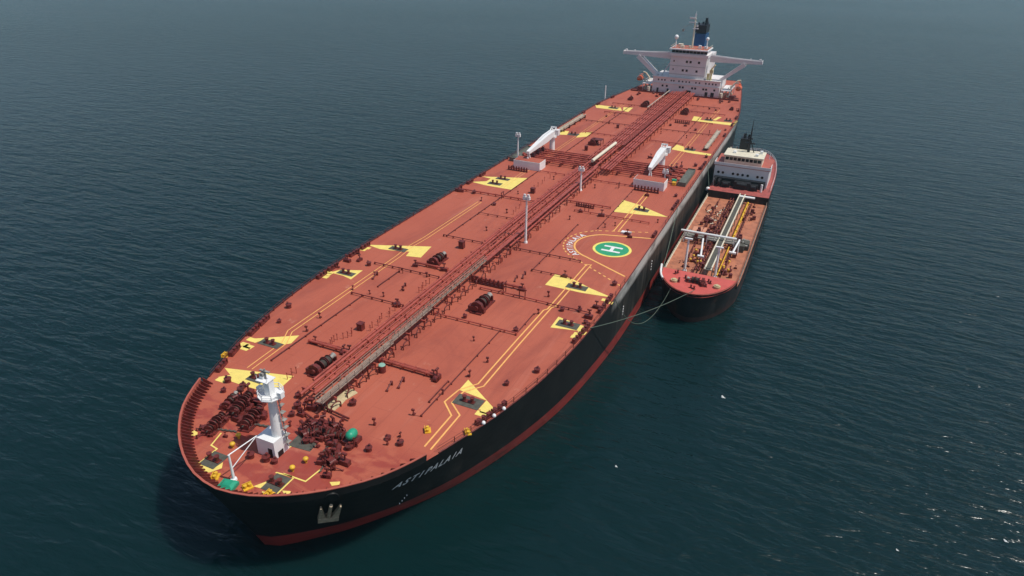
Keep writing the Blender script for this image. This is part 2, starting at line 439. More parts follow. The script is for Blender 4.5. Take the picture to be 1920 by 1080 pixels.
hull_name(13.7, 24.4, -3.1, 1.45)
# draught marks and small white hull marks
for (x, z, hh, ww) in ((106, -6.0, 2.2, .5), (82, -6.5, 1.8, .45), (17.5, -9.4, 2.2, .14),):
    mb = MB(); k = max(2, int(hh/.45))
    for i in range(k):
        zz = z-hh/2+hh*i/(k-1); yy = -(hb(x, zz)+.05)
        mb.box((x, yy, zz), (ww, .06, .26))
    mb.build('draught_mark', m_mark, hull)

# ---- painted yellow mooring stations
STATIONS = [   # yellow polygons, pad quad or None, small blocks
 [[(878, 712), (861, 731), (912, 751), (897, 768), (929, 769)]],
 [[(421, 690), (551, 705), (514, 739), (459, 724), (409, 707), (432, 703)]],
 [[(463, 636), (561, 629), (546, 644), (533, 646), (495, 636.5), (478, 643)]],
 [[(619, 511), (637, 506), (680, 507), (658, 524), (643, 517)]],
 [[(689, 459), (809, 462.5), (789, 483), (761, 480), (768, 472), (727, 469), (712, 467)]],
 [[(904, 331), (989, 334), (960, 356), (913, 348), (884, 341), (912, 340), (920, 335)]],
 [[(1038, 244), (1067, 246), (1063, 253), (1037, 252)], [(1088, 249), (1111, 247), (1101, 256), (1080, 258)]],
 [[(1116, 196), (1164, 202), (1166, 208), (1118, 202)], [(1169, 201), (1187, 202), (1178, 210), (1168, 208)]],
 [[(1047, 594), (1096, 612), (1099, 622), (1032, 614)]],
 [[(1041, 514), (1075, 524), (1108, 541), (1148, 558), (1090, 549), (1022, 534)]],
 [[(1168, 375), (1198, 384), (1228, 397), (1252, 407), (1205, 403), (1150, 397)]],
 [[(1269, 271), (1282, 275), (1283, 281), (1305, 284), (1334, 289), (1332, 292), (1300, 288), (1259, 280)]],
 [[(1301, 218), (1316, 220), (1313, 225), (1378, 231), (1376, 236), (1297, 226)], [(1347, 219), (1353, 220), (1342, 226), (1336, 225)], [(1380, 226), (1383, 227), (1379, 233), (1374, 232)]],
 [[(353, 815), (364, 807), (371, 811), (369, 818)]],
 [[(364, 859), (376, 871), (398, 880), (418, 867), (416, 878), (393, 886), (369, 884), (355, 867)]],
 [[(475, 912), (502, 902), (491, 916)], [(491, 921), (511, 927), (507, 932), (493, 929)], [(529, 920), (545, 921), (544, 928), (533, 927)]],
 [[(618, 904), (638, 903), (636, 909), (622, 911)]],
]
ZP = .02
for st in STATIONS:
    mb = MB()
    for poly in st: mb.prism([tuple(S(*p)[:2]) for p in poly], .008, ZP)
    mb.build('yellow_marking', m_yel, T)
for blocks in ([(902, 776)], [(458, 646), (459, 653), (466, 650)], [(609, 519), (614, 514), (619, 511)], [(1084, 627), (1079, 632), (1092, 624)], [(1136, 563), (1141, 567)], [(688, 465), (680, 468)], [(911, 772)], [(415, 712)], [(472, 637)]):
    mb = MB()
    for bx_ in blocks:
        p = S(*bx_); mb.box((p.x, p.y, .014), (1.1, 1.7, .018))
    mb.build('yellow_marking', m_yel, T)
PADS = [([(846, 754), (864, 738), (910, 753), (893, 770)], 2), ([(459, 711), (475, 701), (502, 707), (489, 721)], 2), ([(481, 643), (495, 637), (533, 644), (519, 655)], 2),
        ([(630, 511), (640, 507), (668, 513), (658, 520)], 2), ([(727, 467), (735, 462), (767, 467), (758, 473)], 2), ([(914, 344), (920, 340), (942, 345), (936, 349)], 2),
        ([(929, 335), (934, 332), (957, 336), (952, 340)], 2), ([(1064, 253), (1068, 249), (1087, 251), (1082, 256)], 2),
        ([(1042, 609), (1049, 599), (1090, 609), (1079, 620)], 2), ([(1060, 537), (1067, 531), (1103, 539), (1097, 548)], 2),
        ([(1186, 392), (1196, 389), (1217, 395), (1212, 400)], 2), ([(1283, 281), (1288, 276), (1304, 280), (1300, 285)], 2),
        ([(373, 869), (403, 846), (431, 857), (397, 880)], 2), ([(490, 917), (517, 888), (548, 897), (517, 927)], 2),
        ([(1140, 203), (1143, 200), (1160, 202), (1158, 205)], 2), ([(1320, 226), (1323, 222), (1337, 224), (1335, 228)], 2), ([(1357, 228), (1360, 223), (1373, 226), (1371, 229)], 2)]
bol = None
def bollard_mesh():
    mb = MB()
    mb.box((0, 0, .12), (.9, 2.4, .2))
    for y in (-.75, .75):
        mb.cyl((0, y, .2), (0, y, 1.15), .32, .30, 12); mb.cyl((0, y, 1.15), (0, y, 1.3), .42, .42, 12)
    return mb.mesh('bollard', m_gear)
bolm = bollard_mesh()
for quad, _ in PADS:
    q = [S(*p) for p in quad]; c = sum(q, Vector())/4
    # squared up to the ship's axes
    dx = (abs((q[0]-q[1]).length)+abs((q[2]-q[3]).length))/2; dy = ((q[1]-q[2]).length+(q[3]-q[0]).length)/2
    if abs((q[1]-q[0]).y) > abs((q[1]-q[0]).x): dx, dy = dy, dx
    pad = MB().box((0, 0, .03), (min(dx, 3.2), min(dy, 4.6), .06)).build('mooring_pad', m_pad, T); pad.location = (c.x, c.y, 0)
    b = link('bollard', bolm, pad, (0, 0, .04)); b.scale = (.85, .9, .75)

# walkway lines painted on the deck
def line(pts, width=.22, m=m_line, name='path_line', z=.024):
    strip([S(*p) for p in pts], width, z).build(name, m, T)
def wline(pts, width=.26, m=m_line, name='path_line', z=.024):
    strip([Vector(p) for p in pts], width, z).build(name, m, T)
wline([(19.4, -18.7), (27.2, -18.7), (29.7, -16.1), (33.4, -16.6), (36.2, -18.6), (50, -18.7), (63.5, -18.9), (64.2, -19.4), (87, -19.6), (87.3, -20.6), (66, -20.4), (65, -19.9), (50, -19.7), (36, -19.7), (33.2, -17.5), (30, -17.2), (27.8, -19.8), (19.2, -19.8)])
wline([(108.5, -19.3), (135, -19.2), (140, -19.2)]); wline([(108.5, -20.4), (140, -20.3)])
wline([(152, -19.2), (260, -19.2)], .14); wline([(152, -20.3), (260, -20.3)], .14)
for y in (18.3, 19.3):
    wline([(23.7, y-1.6), (32.4, y-1.3), (36, y+.5), (54.6, y+.7), (72.3, y+.9), (78, y+1.4), (84, y+.9), (112, y+.6)], .18)
    wline([(126, y+.4), (250, y+.4)], .12)
FL = [[(527, 848), (553, 833), (571, 836)], [(553, 833), (563, 812)], [(531, 888), (553, 896), (573, 903), (603, 879)], [(551, 896), (520, 926)], [(415, 812), (396, 835), (407, 842), (373, 869)], [(548, 894), (517, 886)]]
for pl in FL: line(pl, .22, m_yel, 'forecastle_line')
line([(640, 690)], .2) if False else None

# ---- helicopter landing mark
hc = (97.6, -22.2)
def disc(r, z, n=40): return [(hc[0]+r*cos(2*pi*i/n), hc[1]+r*sin(2*pi*i/n)) for i in range(n)]
hel = MB().prism(disc(4.5, 0), .008, .024).build('helicopter_circle', m_ring, T)
MB().prism(disc(3.9, 0), .026, .034).build('green_disc', m_heli, hel)
hm = MB(); hm.box((hc[0]+1.25, hc[1], .04), (.75, 4.4, .012)); hm.box((hc[0]-1.25, hc[1], .04), (.75, 4.4, .012)); hm.box((hc[0], hc[1], .04), (1.74, .8, .012))
hm.build('letter_mark', m_mark, hel)
cx_, cy_ = 98.0, -21.0
def arc(r, a0, a1, n=30): return [(cx_+r*cos(a0+(a1-a0)*i/n), cy_+r*sin(a0+(a1-a0)*i/n)) for i in range(n+1)]
solid = [(84.9, -28.9)] + arc(7.7, R(180-22), R(22), 30)[:: 1] + [(107.9, -28.7)]
wline(solid, .45, m_line, 'helideck_line')
outer = [(80.2, -29.3)] + arc(10.3, R(180-28), R(28), 40) + [(111.8, -28.2)]
op = smooth_line(outer, 200)
dash = MB()
for i in range(0, 198, 6):
    a, b = op[i], op[min(199, i+3)]; d = (b-a).normalized(); n_ = Vector((-d.y, d.x))*.17
    dash.prism([tuple(a-n_), tuple(b-n_), tuple(b+n_), tuple(a+n_)], .024, .034)
dash.build('dashed_line', m_line, T)
# name round the arc
nm = MB(); rr0 = 8.15
for i, ch in enumerate(NAME):
    th = R(141) - R(8.9)*i
    t = text_mesh(ch, 2.05, bold=.03)
    e_r = Vector((cos(th), sin(th))); e_t = Vector((sin(th), -cos(th)))
    vs = [(cx_+e_r.x*(rr0+v.co.y)+e_t.x*v.co.x, cy_+e_r.y*(rr0+v.co.y)+e_t.y*v.co.x, .036) for v in t.vertices]
    nm.add(vs, [tuple(p.vertices) for p in t.polygons])
nm.build('arc_lettering', m_mark, T)
wb = MB(); p = S(1174, 438); wb.box((p.x, p.y, .25), (1.2, 2.4, .4)); wb.build('deck_box', m_white, T)

# ---- pipe rack along the centreline, built as separate pipes on portal frames
def pipe(pts, r, name='pipe', m=None, par=None):
    mb = MB().tube(pts, r, 8)
    for p in pts[1:-1]: mb.ball(p, r*1.02, 8, 6)
    # flanges
    for a, b in zip(pts, pts[1:]):
        a = Vector(a); b = Vector(b); L = (b-a).length
        k = int(L/9)
        for i in range(1, k+1):
            q = a.lerp(b, i/(k+1)); d = (b-a).normalized(); mb.cyl(q-d*.08, q+d*.08, r*1.55, r*1.55, 8)
    return mb.build(name, m or m_pipe, par or T)
for y, r, z, x0, x1 in ((4.2, .20, 1.5, 24, 152), (3.4, .26, 1.6, 20, 158), (2.4, .17, 1.7, 22, 160), (1.6, .26, 1.6, 21, 150), (.7, .15, 1.5, 26, 152)):
    pipe([(x0, y, z), (x1, y, z)], r)
for y, r in ((2.9, .32), (1.9, .32), (.9, .32), (-.1, .3), (-2.5, .33), (-3.5, .33), (-4.5, .33), (-5.3, .25), (4.0, .2), (4.8, .16)):
    pipe([(150 if y < 0 else 158, y, 1.9), (281, y, 1.9)], r)
for y in (3.0, 4.4, -1.9): pipe([(86, y+.5, 1.3), (150, y+.5, 1.3)], .2)
k = 0; x = 22.
while x < 281:
    ya, yb = (-1.8, 4.8) if x < 75 else ((-2.6, 5.1) if x < 150 else (-6.0, 5.4))
    mb = MB(); zt = 1.25 if x < 150 else 1.5
    mb.box((x, (ya+yb)/2, zt), (.25, yb-ya, .22))
    for y in (ya+.2, (ya+yb)/2, yb-.2): mb.box((x, y, zt/2-.05), (.22, .22, zt-.1))
    mb.build('pipe_support', m_pipe, T); x += 5.2
# catwalk
def catwalk(x0, x1, y, wd, z, m, rails=True, side=(-1, 1)):
    mb = MB(); mb.box(((x0+x1)/2, y, z), (x1-x0, wd, .12))
    cw = mb.build('catwalk', m, T)
    if rails:
        rl = MB()
        for s in side:
            yy = y+s*wd/2
            for h in (.5, 1.0): rl.cyl((x0, yy, z+h), (x1, yy, z+h), .05, .05, 4, False)
            xx = x0
            while xx <= x1: rl.box((xx, yy, z+.5), (.09, .09, 1.0)); xx += 2.
        rl.build('handrail', m, cw)
    xx = x0+1; lgm = MB().box((0, 0, 0), (.16, .16, z-.1)).mesh('leg', m_gear)
    while xx < x1:
        for s in (-1, 1): link('leg', lgm, cw, (xx, y+s*wd*.42, z/2-.04))
        xx += 5.2
    return cw
catwalk(19, 38, -1.0, 1.25, 2.1, m_cat)
catwalk(38, 51.5, -.9, .8, 2.1, m_cat)
catwalk(51.5, 75, -.7, .55, 2.1, m_cat)
catwalk(75, 152, -.75, .9, 2.1, m_pipe, False)
catwalk(178, 281, -1.25, 1.0, 2.3, m_pipe)
catwalk(240, 281, 6.2, .4, 2.2, m_lad, False)
MB().cyl((153, 1.3, 3.1), (176.5, .9, 3.1), .5, .5, 12).build('hose_cover', m_cream, T)
mb = MB()
for x, y in ((154, 1.3), (160, 1.2), (166, 1.1), (172, 1.0), (176, .9)): mb.box((x, y, 1.3), (.3, .5, 2.5))
mb.build('hose_support', m_gear, T)
# small loops and valves hanging along the catwalk's port side
mb_l = []
def loop_mesh():
    mb = MB(); pts = [Vector((cos(a)*.9, 0, .75+sin(a)*.6)) for a in [pi*i/6 for i in range(7)]]
    mb.tube([Vector((.9, 0, 0))]+pts+[Vector((-.9, 0, 0))], .11, 5); mb.cyl((0, 0, 1.3), (0, 0, 1.9), .07, .07, 5); mb.cyl((0, 0, 1.85), (0, 0, 1.95), .25, .25, 8)
    return mb.mesh('valve', m_gear)
lm = loop_mesh(); x = 21
while x < 150:
    link('pipe_loop', lm, T, (x, -2.2-random.random()*.5, 0), random.uniform(-.3, .3)); x += random.uniform(2.5, 4.5)*(1 if x < 80 else 1.8)

# ---- transverse and lengthwise deck lines
def xline(x, y0, y1, r=.16, z=.35, name='transverse_pipe', sup=True):
    mb = MB(); mb.cyl((x, y0, z), (x, y1, z), r, r, 8)
    if sup:
        n_ = max(2, int(abs(y1-y0)/2.2))
        for i in range(n_+1):
            y = y0+(y1-y0)*i/n_; mb.box((x, y, z/2), (.4, .16, z)); mb.cyl((x, y-.06, z), (x, y+.06, z), r*1.5, r*1.5, 8)
    return mb.build(name, m_gear if r < .12 else m_pipe, T)
for x, y0, y1, r in ((34.3, 5, 13.5, .24), (34.9, 5, 13.2, .14), (34.6, -12.2, -1, .26), (35.2, -12, -1, .18), (52.7, 6, 18, .10), (52.7, -18, -1, .13),
                     (69.4, -12.2, -.5, .28), (66, -18.8, -4, .14), (65.8, -27.6, -18.8, .1), (70.3, 6, 14, .24), (66.5, 6, 22, .10), (87.4, -18, -1, .11), (78.6, -19, -10, .08),
                     (86.8, 6, 16.3, .1), (118, 6, 29, .2), (123, -14, -.5, .18), (117, -26, -6, .12), (143.5, -14.5, 0, .13), (144.3, 7, 15, .12), (104, 5, 15.6, .08),
                     (196, -18, -6, .13), (214, -26, -6, .1), (232, -22, -6, .14), (196, 6, 18, .13), (214, 6, 26, .1), (232, 6, 22, .14), (250, -24, -6, .12), (250, 7, 24, .12), (262, -20, -6, .1)):
    xline(x, y0, y1, r, .35+r)
def lline(y, x0, x1, r=.09):
    mb = MB(); mb.cyl((x0, y, .3), (x1, y, .3), r, r, 6); n_ = int(abs(x1-x0)/4)
    for i in range(n_+1): mb.box((x0+(x1-x0)*i/max(1, n_), y, .15), (.14, .35, .3))
    return mb.build('lengthwise_pipe', m_gear, T)
lline(-14.8, 25, 52.5); lline(-14.1, 28.5, 34.5, .1); lline(-10.1, 78.4, 108); lline(15.5, 27, 53); lline(15.1, 57.5, 65.5); lline(15.6, 87, 144); lline(-17.9, 52.5, 61, .1); lline(-15.4, 108, 143); lline(-15.5, 152, 250); lline(15.5, 160, 250)
line([(775, 779), (791, 781)], .1, m_gear)

# midship manifold
man = MB(); mani = []
for i, x in enumerate((152.5, 154.4, 156.3, 158.4, 160.4, 162.6, 164.4)):
    for s in (-1, 1):
        y1 = 25.5 - (i % 2)*1.2
        mb = MB(); r = .30 if i % 3 else .2
        mb.cyl((x, s*2, 1.25), (x, s*y1, 1.25), r, r, 8); mb.cyl((x, s*y1, 1.25), (x, s*(y1+.5), 1.25), r*1.6, r*1.6, 10)
        for y in (8, 14, 20, y1-2): mb.cyl((x, s*y-.12, 1.25), (x, s*y+.12, 1.25), r*1.6, r*1.6, 8)
        pp = mb.build('manifold_pipe', m_pipe, T)
        v = MB(); v.box((x, s*(y1-3), 1.25), (.9, .8, .9)); v.cyl((x, s*(y1-3), 1.7), (x, s*(y1-3), 2.5), .1, .1, 6); v.cyl((x, s*(y1-3), 2.45), (x, s*(y1-3), 2.55), .45, .45, 10)
        v.build('valve', m_gear, pp)
for s in (-1, 1):
    for y in (7, 11.5, 16, 20.5): MB().box((158.5, s*y, .5), (13.5, .3, .9)).build('manifold_support', m_gear, T)
    tr = MB(); tr.box((158, s*27.0, .9), (15, 2.4, .12)); tr.box((158, s*25.9, .45), (15, .12, .9)); tr.box((158, s*28.15, .65), (15, .12, 1.3)); tr.box((150.5, s*27, .65), (.12, 2.4, 1.3)); tr.box((165.5, s*27, .65), (.12, 2.4, 1.3))
    tr.build('drip_tray', m_tray, T)
MB().box((150.8, -24.8, .5), (1.2, 1.0, .9)).build('valve_box', m_yelp, T)
MB().cyl((152.2, -25.2, 1), (152.2, -23.9, 1), .5, .5, 10).build('reducer', m_green, T)

# ---- crane platforms and cranes
def platform(x, y0, y1, d, h):
    mb = MB(); yc = (y0+y1)/2; wdt = abs(y1-y0)
    b = MB().box((x+d/2, yc, h/2), (d, wdt, h)).build('hose_store', m_white, T)
    MB().box((x+d/2, yc, h+.04), (d-.3, wdt-.3, .08)).build('platform_top', m_deck, b)
platform(143.6, -14.4, -23.4, 4.6, 2.5); platform(144.8, 15.4, 24.2, 4.8, 2.5)
def crane(x, y, tip, h, name='hose_crane'):
    base = MB(); base.cyl((x, y, 0), (x, y, h-1.2), .95, .85, 14); base.cyl((x, y, h-1.2), (x, y, h-.6), 1.5, 1.5, 14)
    p = base.build(name, m_white, T)
    a = Vector((x-.5, y, h+.3)); b = Vector(tip); d = (b-a).normalized(); sd = Vector((-d.y, d.x, 0)).normalized(); u = d.cross(sd)
    if u.z < 0: u = -u
    bm_ = MB()
    for q, hw, hh in ((a, 1.0, 1.5), (a.lerp(b, .45), .9, 1.25)): pass
    def sec(q, hw, hh): return [q-sd*hw-u*hh, q+sd*hw-u*hh, q+sd*hw+u*hh, q-sd*hw+u*hh]
    ss = sec(a, .95, .9)+sec(a.lerp(b, .3), .95, 1.1)+sec(b, .5, .42)
    fs = [(0, 3, 2, 1), (8, 9, 10, 11)]
    for j in (0, 4):
        for i in range(4): fs.append((j+i, j+(i+1) % 4, j+4+(i+1) % 4, j+4+i))
    bm_.add(ss, fs); bm_.build('boom', m_white, p)
    cab = MB(); cab.box((x+1.0, y-1.2, h+.3), (2.0, 1.4, 1.8)); cab.box((x+.6, y, h+.2), (3, 1.5, 1.4)); cab.build('cab', m_house, p)
    fr = MB()
    for s in (-.8, .8): fr.tube([(x-1.2, y+s, h+.6), (x+.8, y+s, h+1.9), (x+2.2, y+s, h+.5)], .13, 6)
    fr.box((x+.8, y, h+1.9), (.4, 2.0, .4)); fr.tube([(x+.8, y, h+1.9), tuple(a.lerp(b, .55)+u*1.2)], .06, 4)
    fr.build('gantry_frame', m_white, p)
    hk = MB(); hk.tube([b, b-Vector((0, 0, 1.6))], .09, 5); hk.box(b-Vector((0, 0, 1.9)), (.5, .4, .7)); hk.build('hook', m_white, p)
    ru = MB(); ru.tube([(b.x+1.5, b.y-.8, 0), (b.x+1.2, b.y, b.z-.6), (b.x+1.5, b.y+.8, 0)], .16, 6); ru.build('boom_rest', m_white, p)
    return p
crane(166.5, -17.4, (149.0, -17.6, 4.4), 5.3)
crane(168.0, 20.4, (147.5, 20.6, 4.5), 5.9)

def lamp_post(x, y, h, z=0., r=.28, head=True, m=None):
    mb = MB(); mb.cyl((x, y, z), (x, y, z+h), r, r*.6, 8); mb.cyl((x, y, z), (x, y, z+.4), r*1.8, r*1.5, 8)
    p = mb.build('lamp_post', m or m_white, T)
    hd = MB(); hd.box((x, y, z+h-.6), (.9, 1.5, .1))
    for s in (-1, 1): hd.box((x-.2, y+s*.5, z+h-.15), (.55, .7, .7)); hd.box((x-.2, y+s*.45, z+h+.5), (.4, .5, .4))
    hd.build('floodlight', m or m_white, p)
    ld = MB()
    for s in (-.14, .14): ld.cyl((x-.4, y+s, z), (x-.3, y+s, z+h-.7), .03, .03, 4)
    ld.build('ladder', m or m_white, p)
    return p
lamp_post(92.1, -2.75, 11.3); lamp_post(133.6, -1.8, 6.4, 0, .32); lamp_post(152.6, 26.2, 8.3); lamp_post(149.5, -22.2, 4.2, 0, .2)
mb = MB().cyl(S(1134, 186), S(1134, 186)+Vector((0, 0, 6)), .28, .2, 8); mb.build('lamp_post', m_white, T)

# ---- winches
def winch_meshes():
    base = MB(); base.box((0, 0, .15), (7.0, 2.6, .3)); base.box((-2.3, 0, .9), (.5, 2.2, 1.4)); base.box((3.1, 0, .8), (.35, 1.8, 1.2))
    for x in (-1.2, .4, 1.9): base.box((x, 0, .6), (.25, 1.6, .9))
    drum = MB()
    drum.cyl((-2.2, 0, 1.3), (3.2, 0, 1.3), .18, .18, 8)
    for x0, x1 in ((-1.0, .2), (.55, 1.7)): drum.cyl((x0, 0, 1.3), (x1, 0, 1.3), .85, .85, 16)
    fl = MB()
    for x, q in ((-1.1, 1.35), (.25, 1.2), (.55, 1.28), (1.75, 1.05)): fl.cyl((x-.05, 0, 1.3), (x+.05, 0, 1.3), q, q, 20)
    gb = MB(); gb.cyl((-2.9, 0, 1.2), (-1.9, 0, 1.2), 1.45, 1.3, 8); gb.box((-2.4, 1.2, .8), (1.3, 1.4, 1.3)); gb.cyl((-3.3, 0, 1.2), (-2.9, 0, 1.2), .5, .5, 10); gb.box((-2.2, -1.25, .6), (.9, .7, 1.0))
    wh = MB(); wh.cyl((2.4, 0, 1.3), (2.9, 0, 1.3), .35, .5, 12); wh.cyl((2.9, 0, 1.3), (3.4, 0, 1.3), .5, .7, 12)
    return [base.mesh('winch_base', m_gear), drum.mesh('rope_drum', m_drumrope), fl.mesh('drum_flange', m_gear), gb.mesh('gearbox', m_gear), wh.mesh('warping_head', m_grey)]
wm_ = winch_meshes()
proto_w = link('mooring_winch', wm_[0], T, (0, 0, 0))
for nme, me in zip(('rope_drum', 'drum_flange', 'gearbox', 'warping_head'), wm_[1:]): link(nme, me, proto_w)
def windlass_meshes():
    rs = random.Random(3)
    base = MB(); base.box((0, 0, .12), (6.2, 2.2, .24))
    for x in (-2.6, -1.2, .3, 1.7, 2.8): base.box((x, rs.uniform(-.2, .2), .7), (.22, rs.uniform(1.0, 1.7), 1.1))
    sh = MB(); sh.cyl((-3.2, 0, 1.1), (3.3, 0, 1.1), .14, .14, 8)
    for x, r_, w_ in ((-2.1, .62, .5), (-.5, .5, .7), (1.0, .55, .55), (2.3, .4, .5)): sh.cyl((x-w_/2, 0, 1.1), (x+w_/2, 0, 1.1), r_, r_, 12)
    gp = MB()
    for x, r_, w_ in ((-2.4, 1.0, .12), (-1.75, .95, .1), (-.95, 1.15, .22), (.0, .85, .1), (.65, 1.1, .12), (1.35, .9, .1), (2.0, .7, .1), (2.65, .75, .16)): gp.cyl((x-w_/2, 0, 1.1), (x+w_/2, 0, 1.1), r_, r_, 16)
    mo = MB(); mo.box((-1.4, 1.3, .6), (1.1, .9, .9)); mo.cyl((.4, 1.35, .6), (1.6, 1.35, .6), .4, .4, 10); mo.box((1.9, -1.2, .45), (.8, .7, .8)); mo.cyl((-.4, -1.0, .3), (-.4, -1.5, 1.5), .07, .07, 5); mo.cyl((-.6, -1.5, 1.5), (-.2, -1.5, 1.5), .3, .3, 10); mo.cyl((1.1, -1.0, .3), (1.1, -1.5, 1.4), .07, .07, 5); mo.cyl((-2.6, -1.3, .25), (2.6, -1.5, .25), .09, .09, 5)
    ch = MB()
    for i in range(9): ch.box((-.95+.15*(i % 2), -1.2-i*.45, .22), (.34, .42, .2), .4*(i % 2))
    return base.mesh('windlass', m_gear), [('rope_drum', sh.mesh('rope_drum', m_drumrope)), ('chain_gypsy', gp.mesh('chain_gypsy', m_gear)), ('motor', mo.mesh('motor', m_gear)), ('chain', ch.mesh('chain', m_pad))]
wl0, wl1 = windlass_meshes()
proto_l = link('windlass', wl0, T, (0, 0, 0))
for nme, me in wl1: link(nme, me, proto_l)
fl_ = True
for px, py, rz, k in ((455, 765, R(15), .86), (474, 790, R(12), .82), (405, 800, R(15), .72), (600, 815, R(-62), .66), (634, 822, R(-80), .62), (621, 862, R(-75), .55), (577, 800, R(10), .45)):
    p = S(px, py)
    if fl_: o = proto_l; fl_ = False; o.location = (p.x, p.y, 0); o.rotation_euler = (0, 0, rz)
    else: o = copy_tree(proto_l, T, (p.x, p.y, 0), rz)
    o.scale = (k,)*3
first = True
for px, py, rz, sc_ in ((607, 692, 0, .82), (822, 492, 0, .8), (905, 576, 0, .92), (1114, 270, 0, .8), (1211, 199, 0, .9), (1285, 213, 0, .9),
                        (434, 757, R(20), .55), (1372, 206, 0, .5), (1183, 187, 0, .6)):
    p = S(px, py)
    if first: o = proto_w; first = False; o.location = (p.x, p.y, 0); o.rotation_euler = (0, 0, rz)
    else: o = copy_tree(proto_w, T, (p.x, p.y, 0), rz)
    o.scale = (sc_,)*3

# ---- roller fairleads at the ship's side
def fair_mesh():
    mb = MB(); mb.box((0, 0, .15), (3.4, .9, .3))
    for x in (-1.2, 0, 1.2): mb.cyl((x, 0, .3), (x, 0, .95), .36, .30, 10); mb.cyl((x, 0, .95), (x, 0, 1.1), .42, .42, 10)
    for x in (-1.75, 1.75): mb.box((x, 0, .55), (.2, .8, 1.1))
    return mb.mesh('roller_fairlead', m_gear)
fm = fair_mesh()
for x, s in ((22, 1), (26.5, 1), (33, 1), (36.5, 1), (56.5, 1), (60.5, 1), (68.5, 1), (73, 1), (118, 1), (125, 1), (133, 1), (178, 1), (186, 1), (226, 1), (245, 1), (56, -1), (60, -1), (68.5, -1), (73, -1), (28.2, -1), (31.6, -1), (110, -1), (131, -1), (135, -1), (171, -1), (176, -1), (216, -1), (234, -1), (247, -1), (262, -1), (262, 1)):
    h_ = hb(x, 0); d = (hb(x+1.5, 0)-hb(x-1.5, 0))/3
    link('roller_fairlead', fm, T, (x, s*(h_-.9), 0), s*math.atan(d)).scale = (.85, .8, .8)
for x in (27.4, 29.6, 31.8):
    h_ = hb(x, 0); MB().ball((x, -(h_-.25), .3), .33, 10, 6).build('roller', m_white, T)
ck = MB(); ck.box((0, 0, .55), (1.5, .5, .25)); ck.box((-.65, 0, .3), (.25, .5, .6)); ck.box((.65, 0, .3), (.25, .5, .6)); ckm = ck.mesh('chock', m_gear)

# ---- deck fittings
def fit_meshes():
    d = {}
    mb = MB(); mb.cyl((0, 0, 0), (0, 0, .9), .62, .62, 12); mb.cyl((0, 0, .9), (0, 0, 1.05), .78, .78, 12); mb.cyl((.3, 0, 1.05), (.3, 0, 1.5), .06, .06, 5); mb.cyl((.3, 0, 1.45), (.3, 0, 1.52), .28, .28, 8); d['tank_hatch'] = mb.mesh('tank_hatch', m_gear)
    mb = MB(); mb.cyl((0, 0, 0), (0, 0, 1.1), .09, .09, 6); mb.box((0, 0, 1.15), (.3, .5, .3)); mb.box((.2, 0, .15), (.5, .35, .3)); d['vent_post'] = mb.mesh('vent_post', m_gear)
    mb = MB(); mb.box((0, 0, .4), (.8, 1.4, .8)); mb.cyl((0, 0, .8), (0, 0, 2.0), .12, .12, 6); mb.cyl((0, -.4, 1.9), (0, .4, 1.9), .2, .2, 6); mb.cyl((-.4, .5, .4), (.4, .5, .4), .45, .45, 8); d['valve_stand'] = mb.mesh('valve_stand', m_gear)
    mb = MB(); mb.box((0, 0, .9), (1.2, 1.2, 1.8)); mb.box((0, 0, 1.85), (1.4, 1.4, .12)); mb.box((-.62, 0, .9), (.06, .7, 1.3)); d['deck_locker'] = mb.mesh('deck_locker', m_gear)
    mb = MB(); mb.cyl((-1.1, 0, .2), (1.1, 0, .9), .16, .16, 6); mb.box((-1.1, 0, .15), (.4, .5, .3)); mb.box((1.1, 0, .5), (.3, .5, 1.0)); d['sloping_ladder'] = mb.mesh('sloping_ladder', m_gear)
    mb = MB(); mb.cyl((0, -.6, 0), (0, -.6, 2.0), .1, .1, 6); mb.cyl((0, .6, 0), (0, .6, 2.0), .1, .1, 6); mb.cyl((0, -.9, 2.0), (0, .9, 2.0), .13, .13, 6); d['pipe_davit'] = mb.mesh('pipe_davit', m_gear)
    mb = MB(); mb.cyl((0, 0, 0), (0, 0, 1.25), .07, .07, 5); mb.box((0, 0, 1.25), (.1, .35, .1)); d['valve_spindle'] = mb.mesh('valve_spindle', m_pipe)
    mb = MB()
    for i in range(8):
        mb.box((0, (i-3.5)*.95, .8), (.5, .4, 1.5)); mb.cyl((0, (i-3.5)*.95, 1.5), (0, (i-3.5)*.95, 2.0), .22, .22, 8)
    mb.box((0, 0, 1.0), (.25, 7.2, .25)); mb.box((0, 0, .3), (.7, 7.4, .2)); d['valve_bank'] = mb.mesh('valve_bank', m_gear)
    return d
F = fit_meshes()
HAT = [(524, 605), (542, 577), (692, 498), (662, 759), (950, 722), (692, 845), (728, 824), (751, 834), (1007, 698), (967, 622), (1054, 583), (1088, 398), (889, 363), (1137, 219), (1304, 245), (927, 385), (745, 572), (1304, 312), (1330, 205), (1342, 208), (1360, 245), (1381, 221), (413, 789), (385, 812), (425, 766), (452, 733), (428, 716), (456, 727), (471, 858), (500, 864), (516, 868), (559, 765), (548, 780), (586, 799), (634, 846), (1087, 583), (1098, 607), (1267, 369), (1312, 318), (1324, 296), (1152, 535), (872, 596), (560, 745), (1257, 236), (602, 795), (655, 842), (575, 830), (420, 735)]
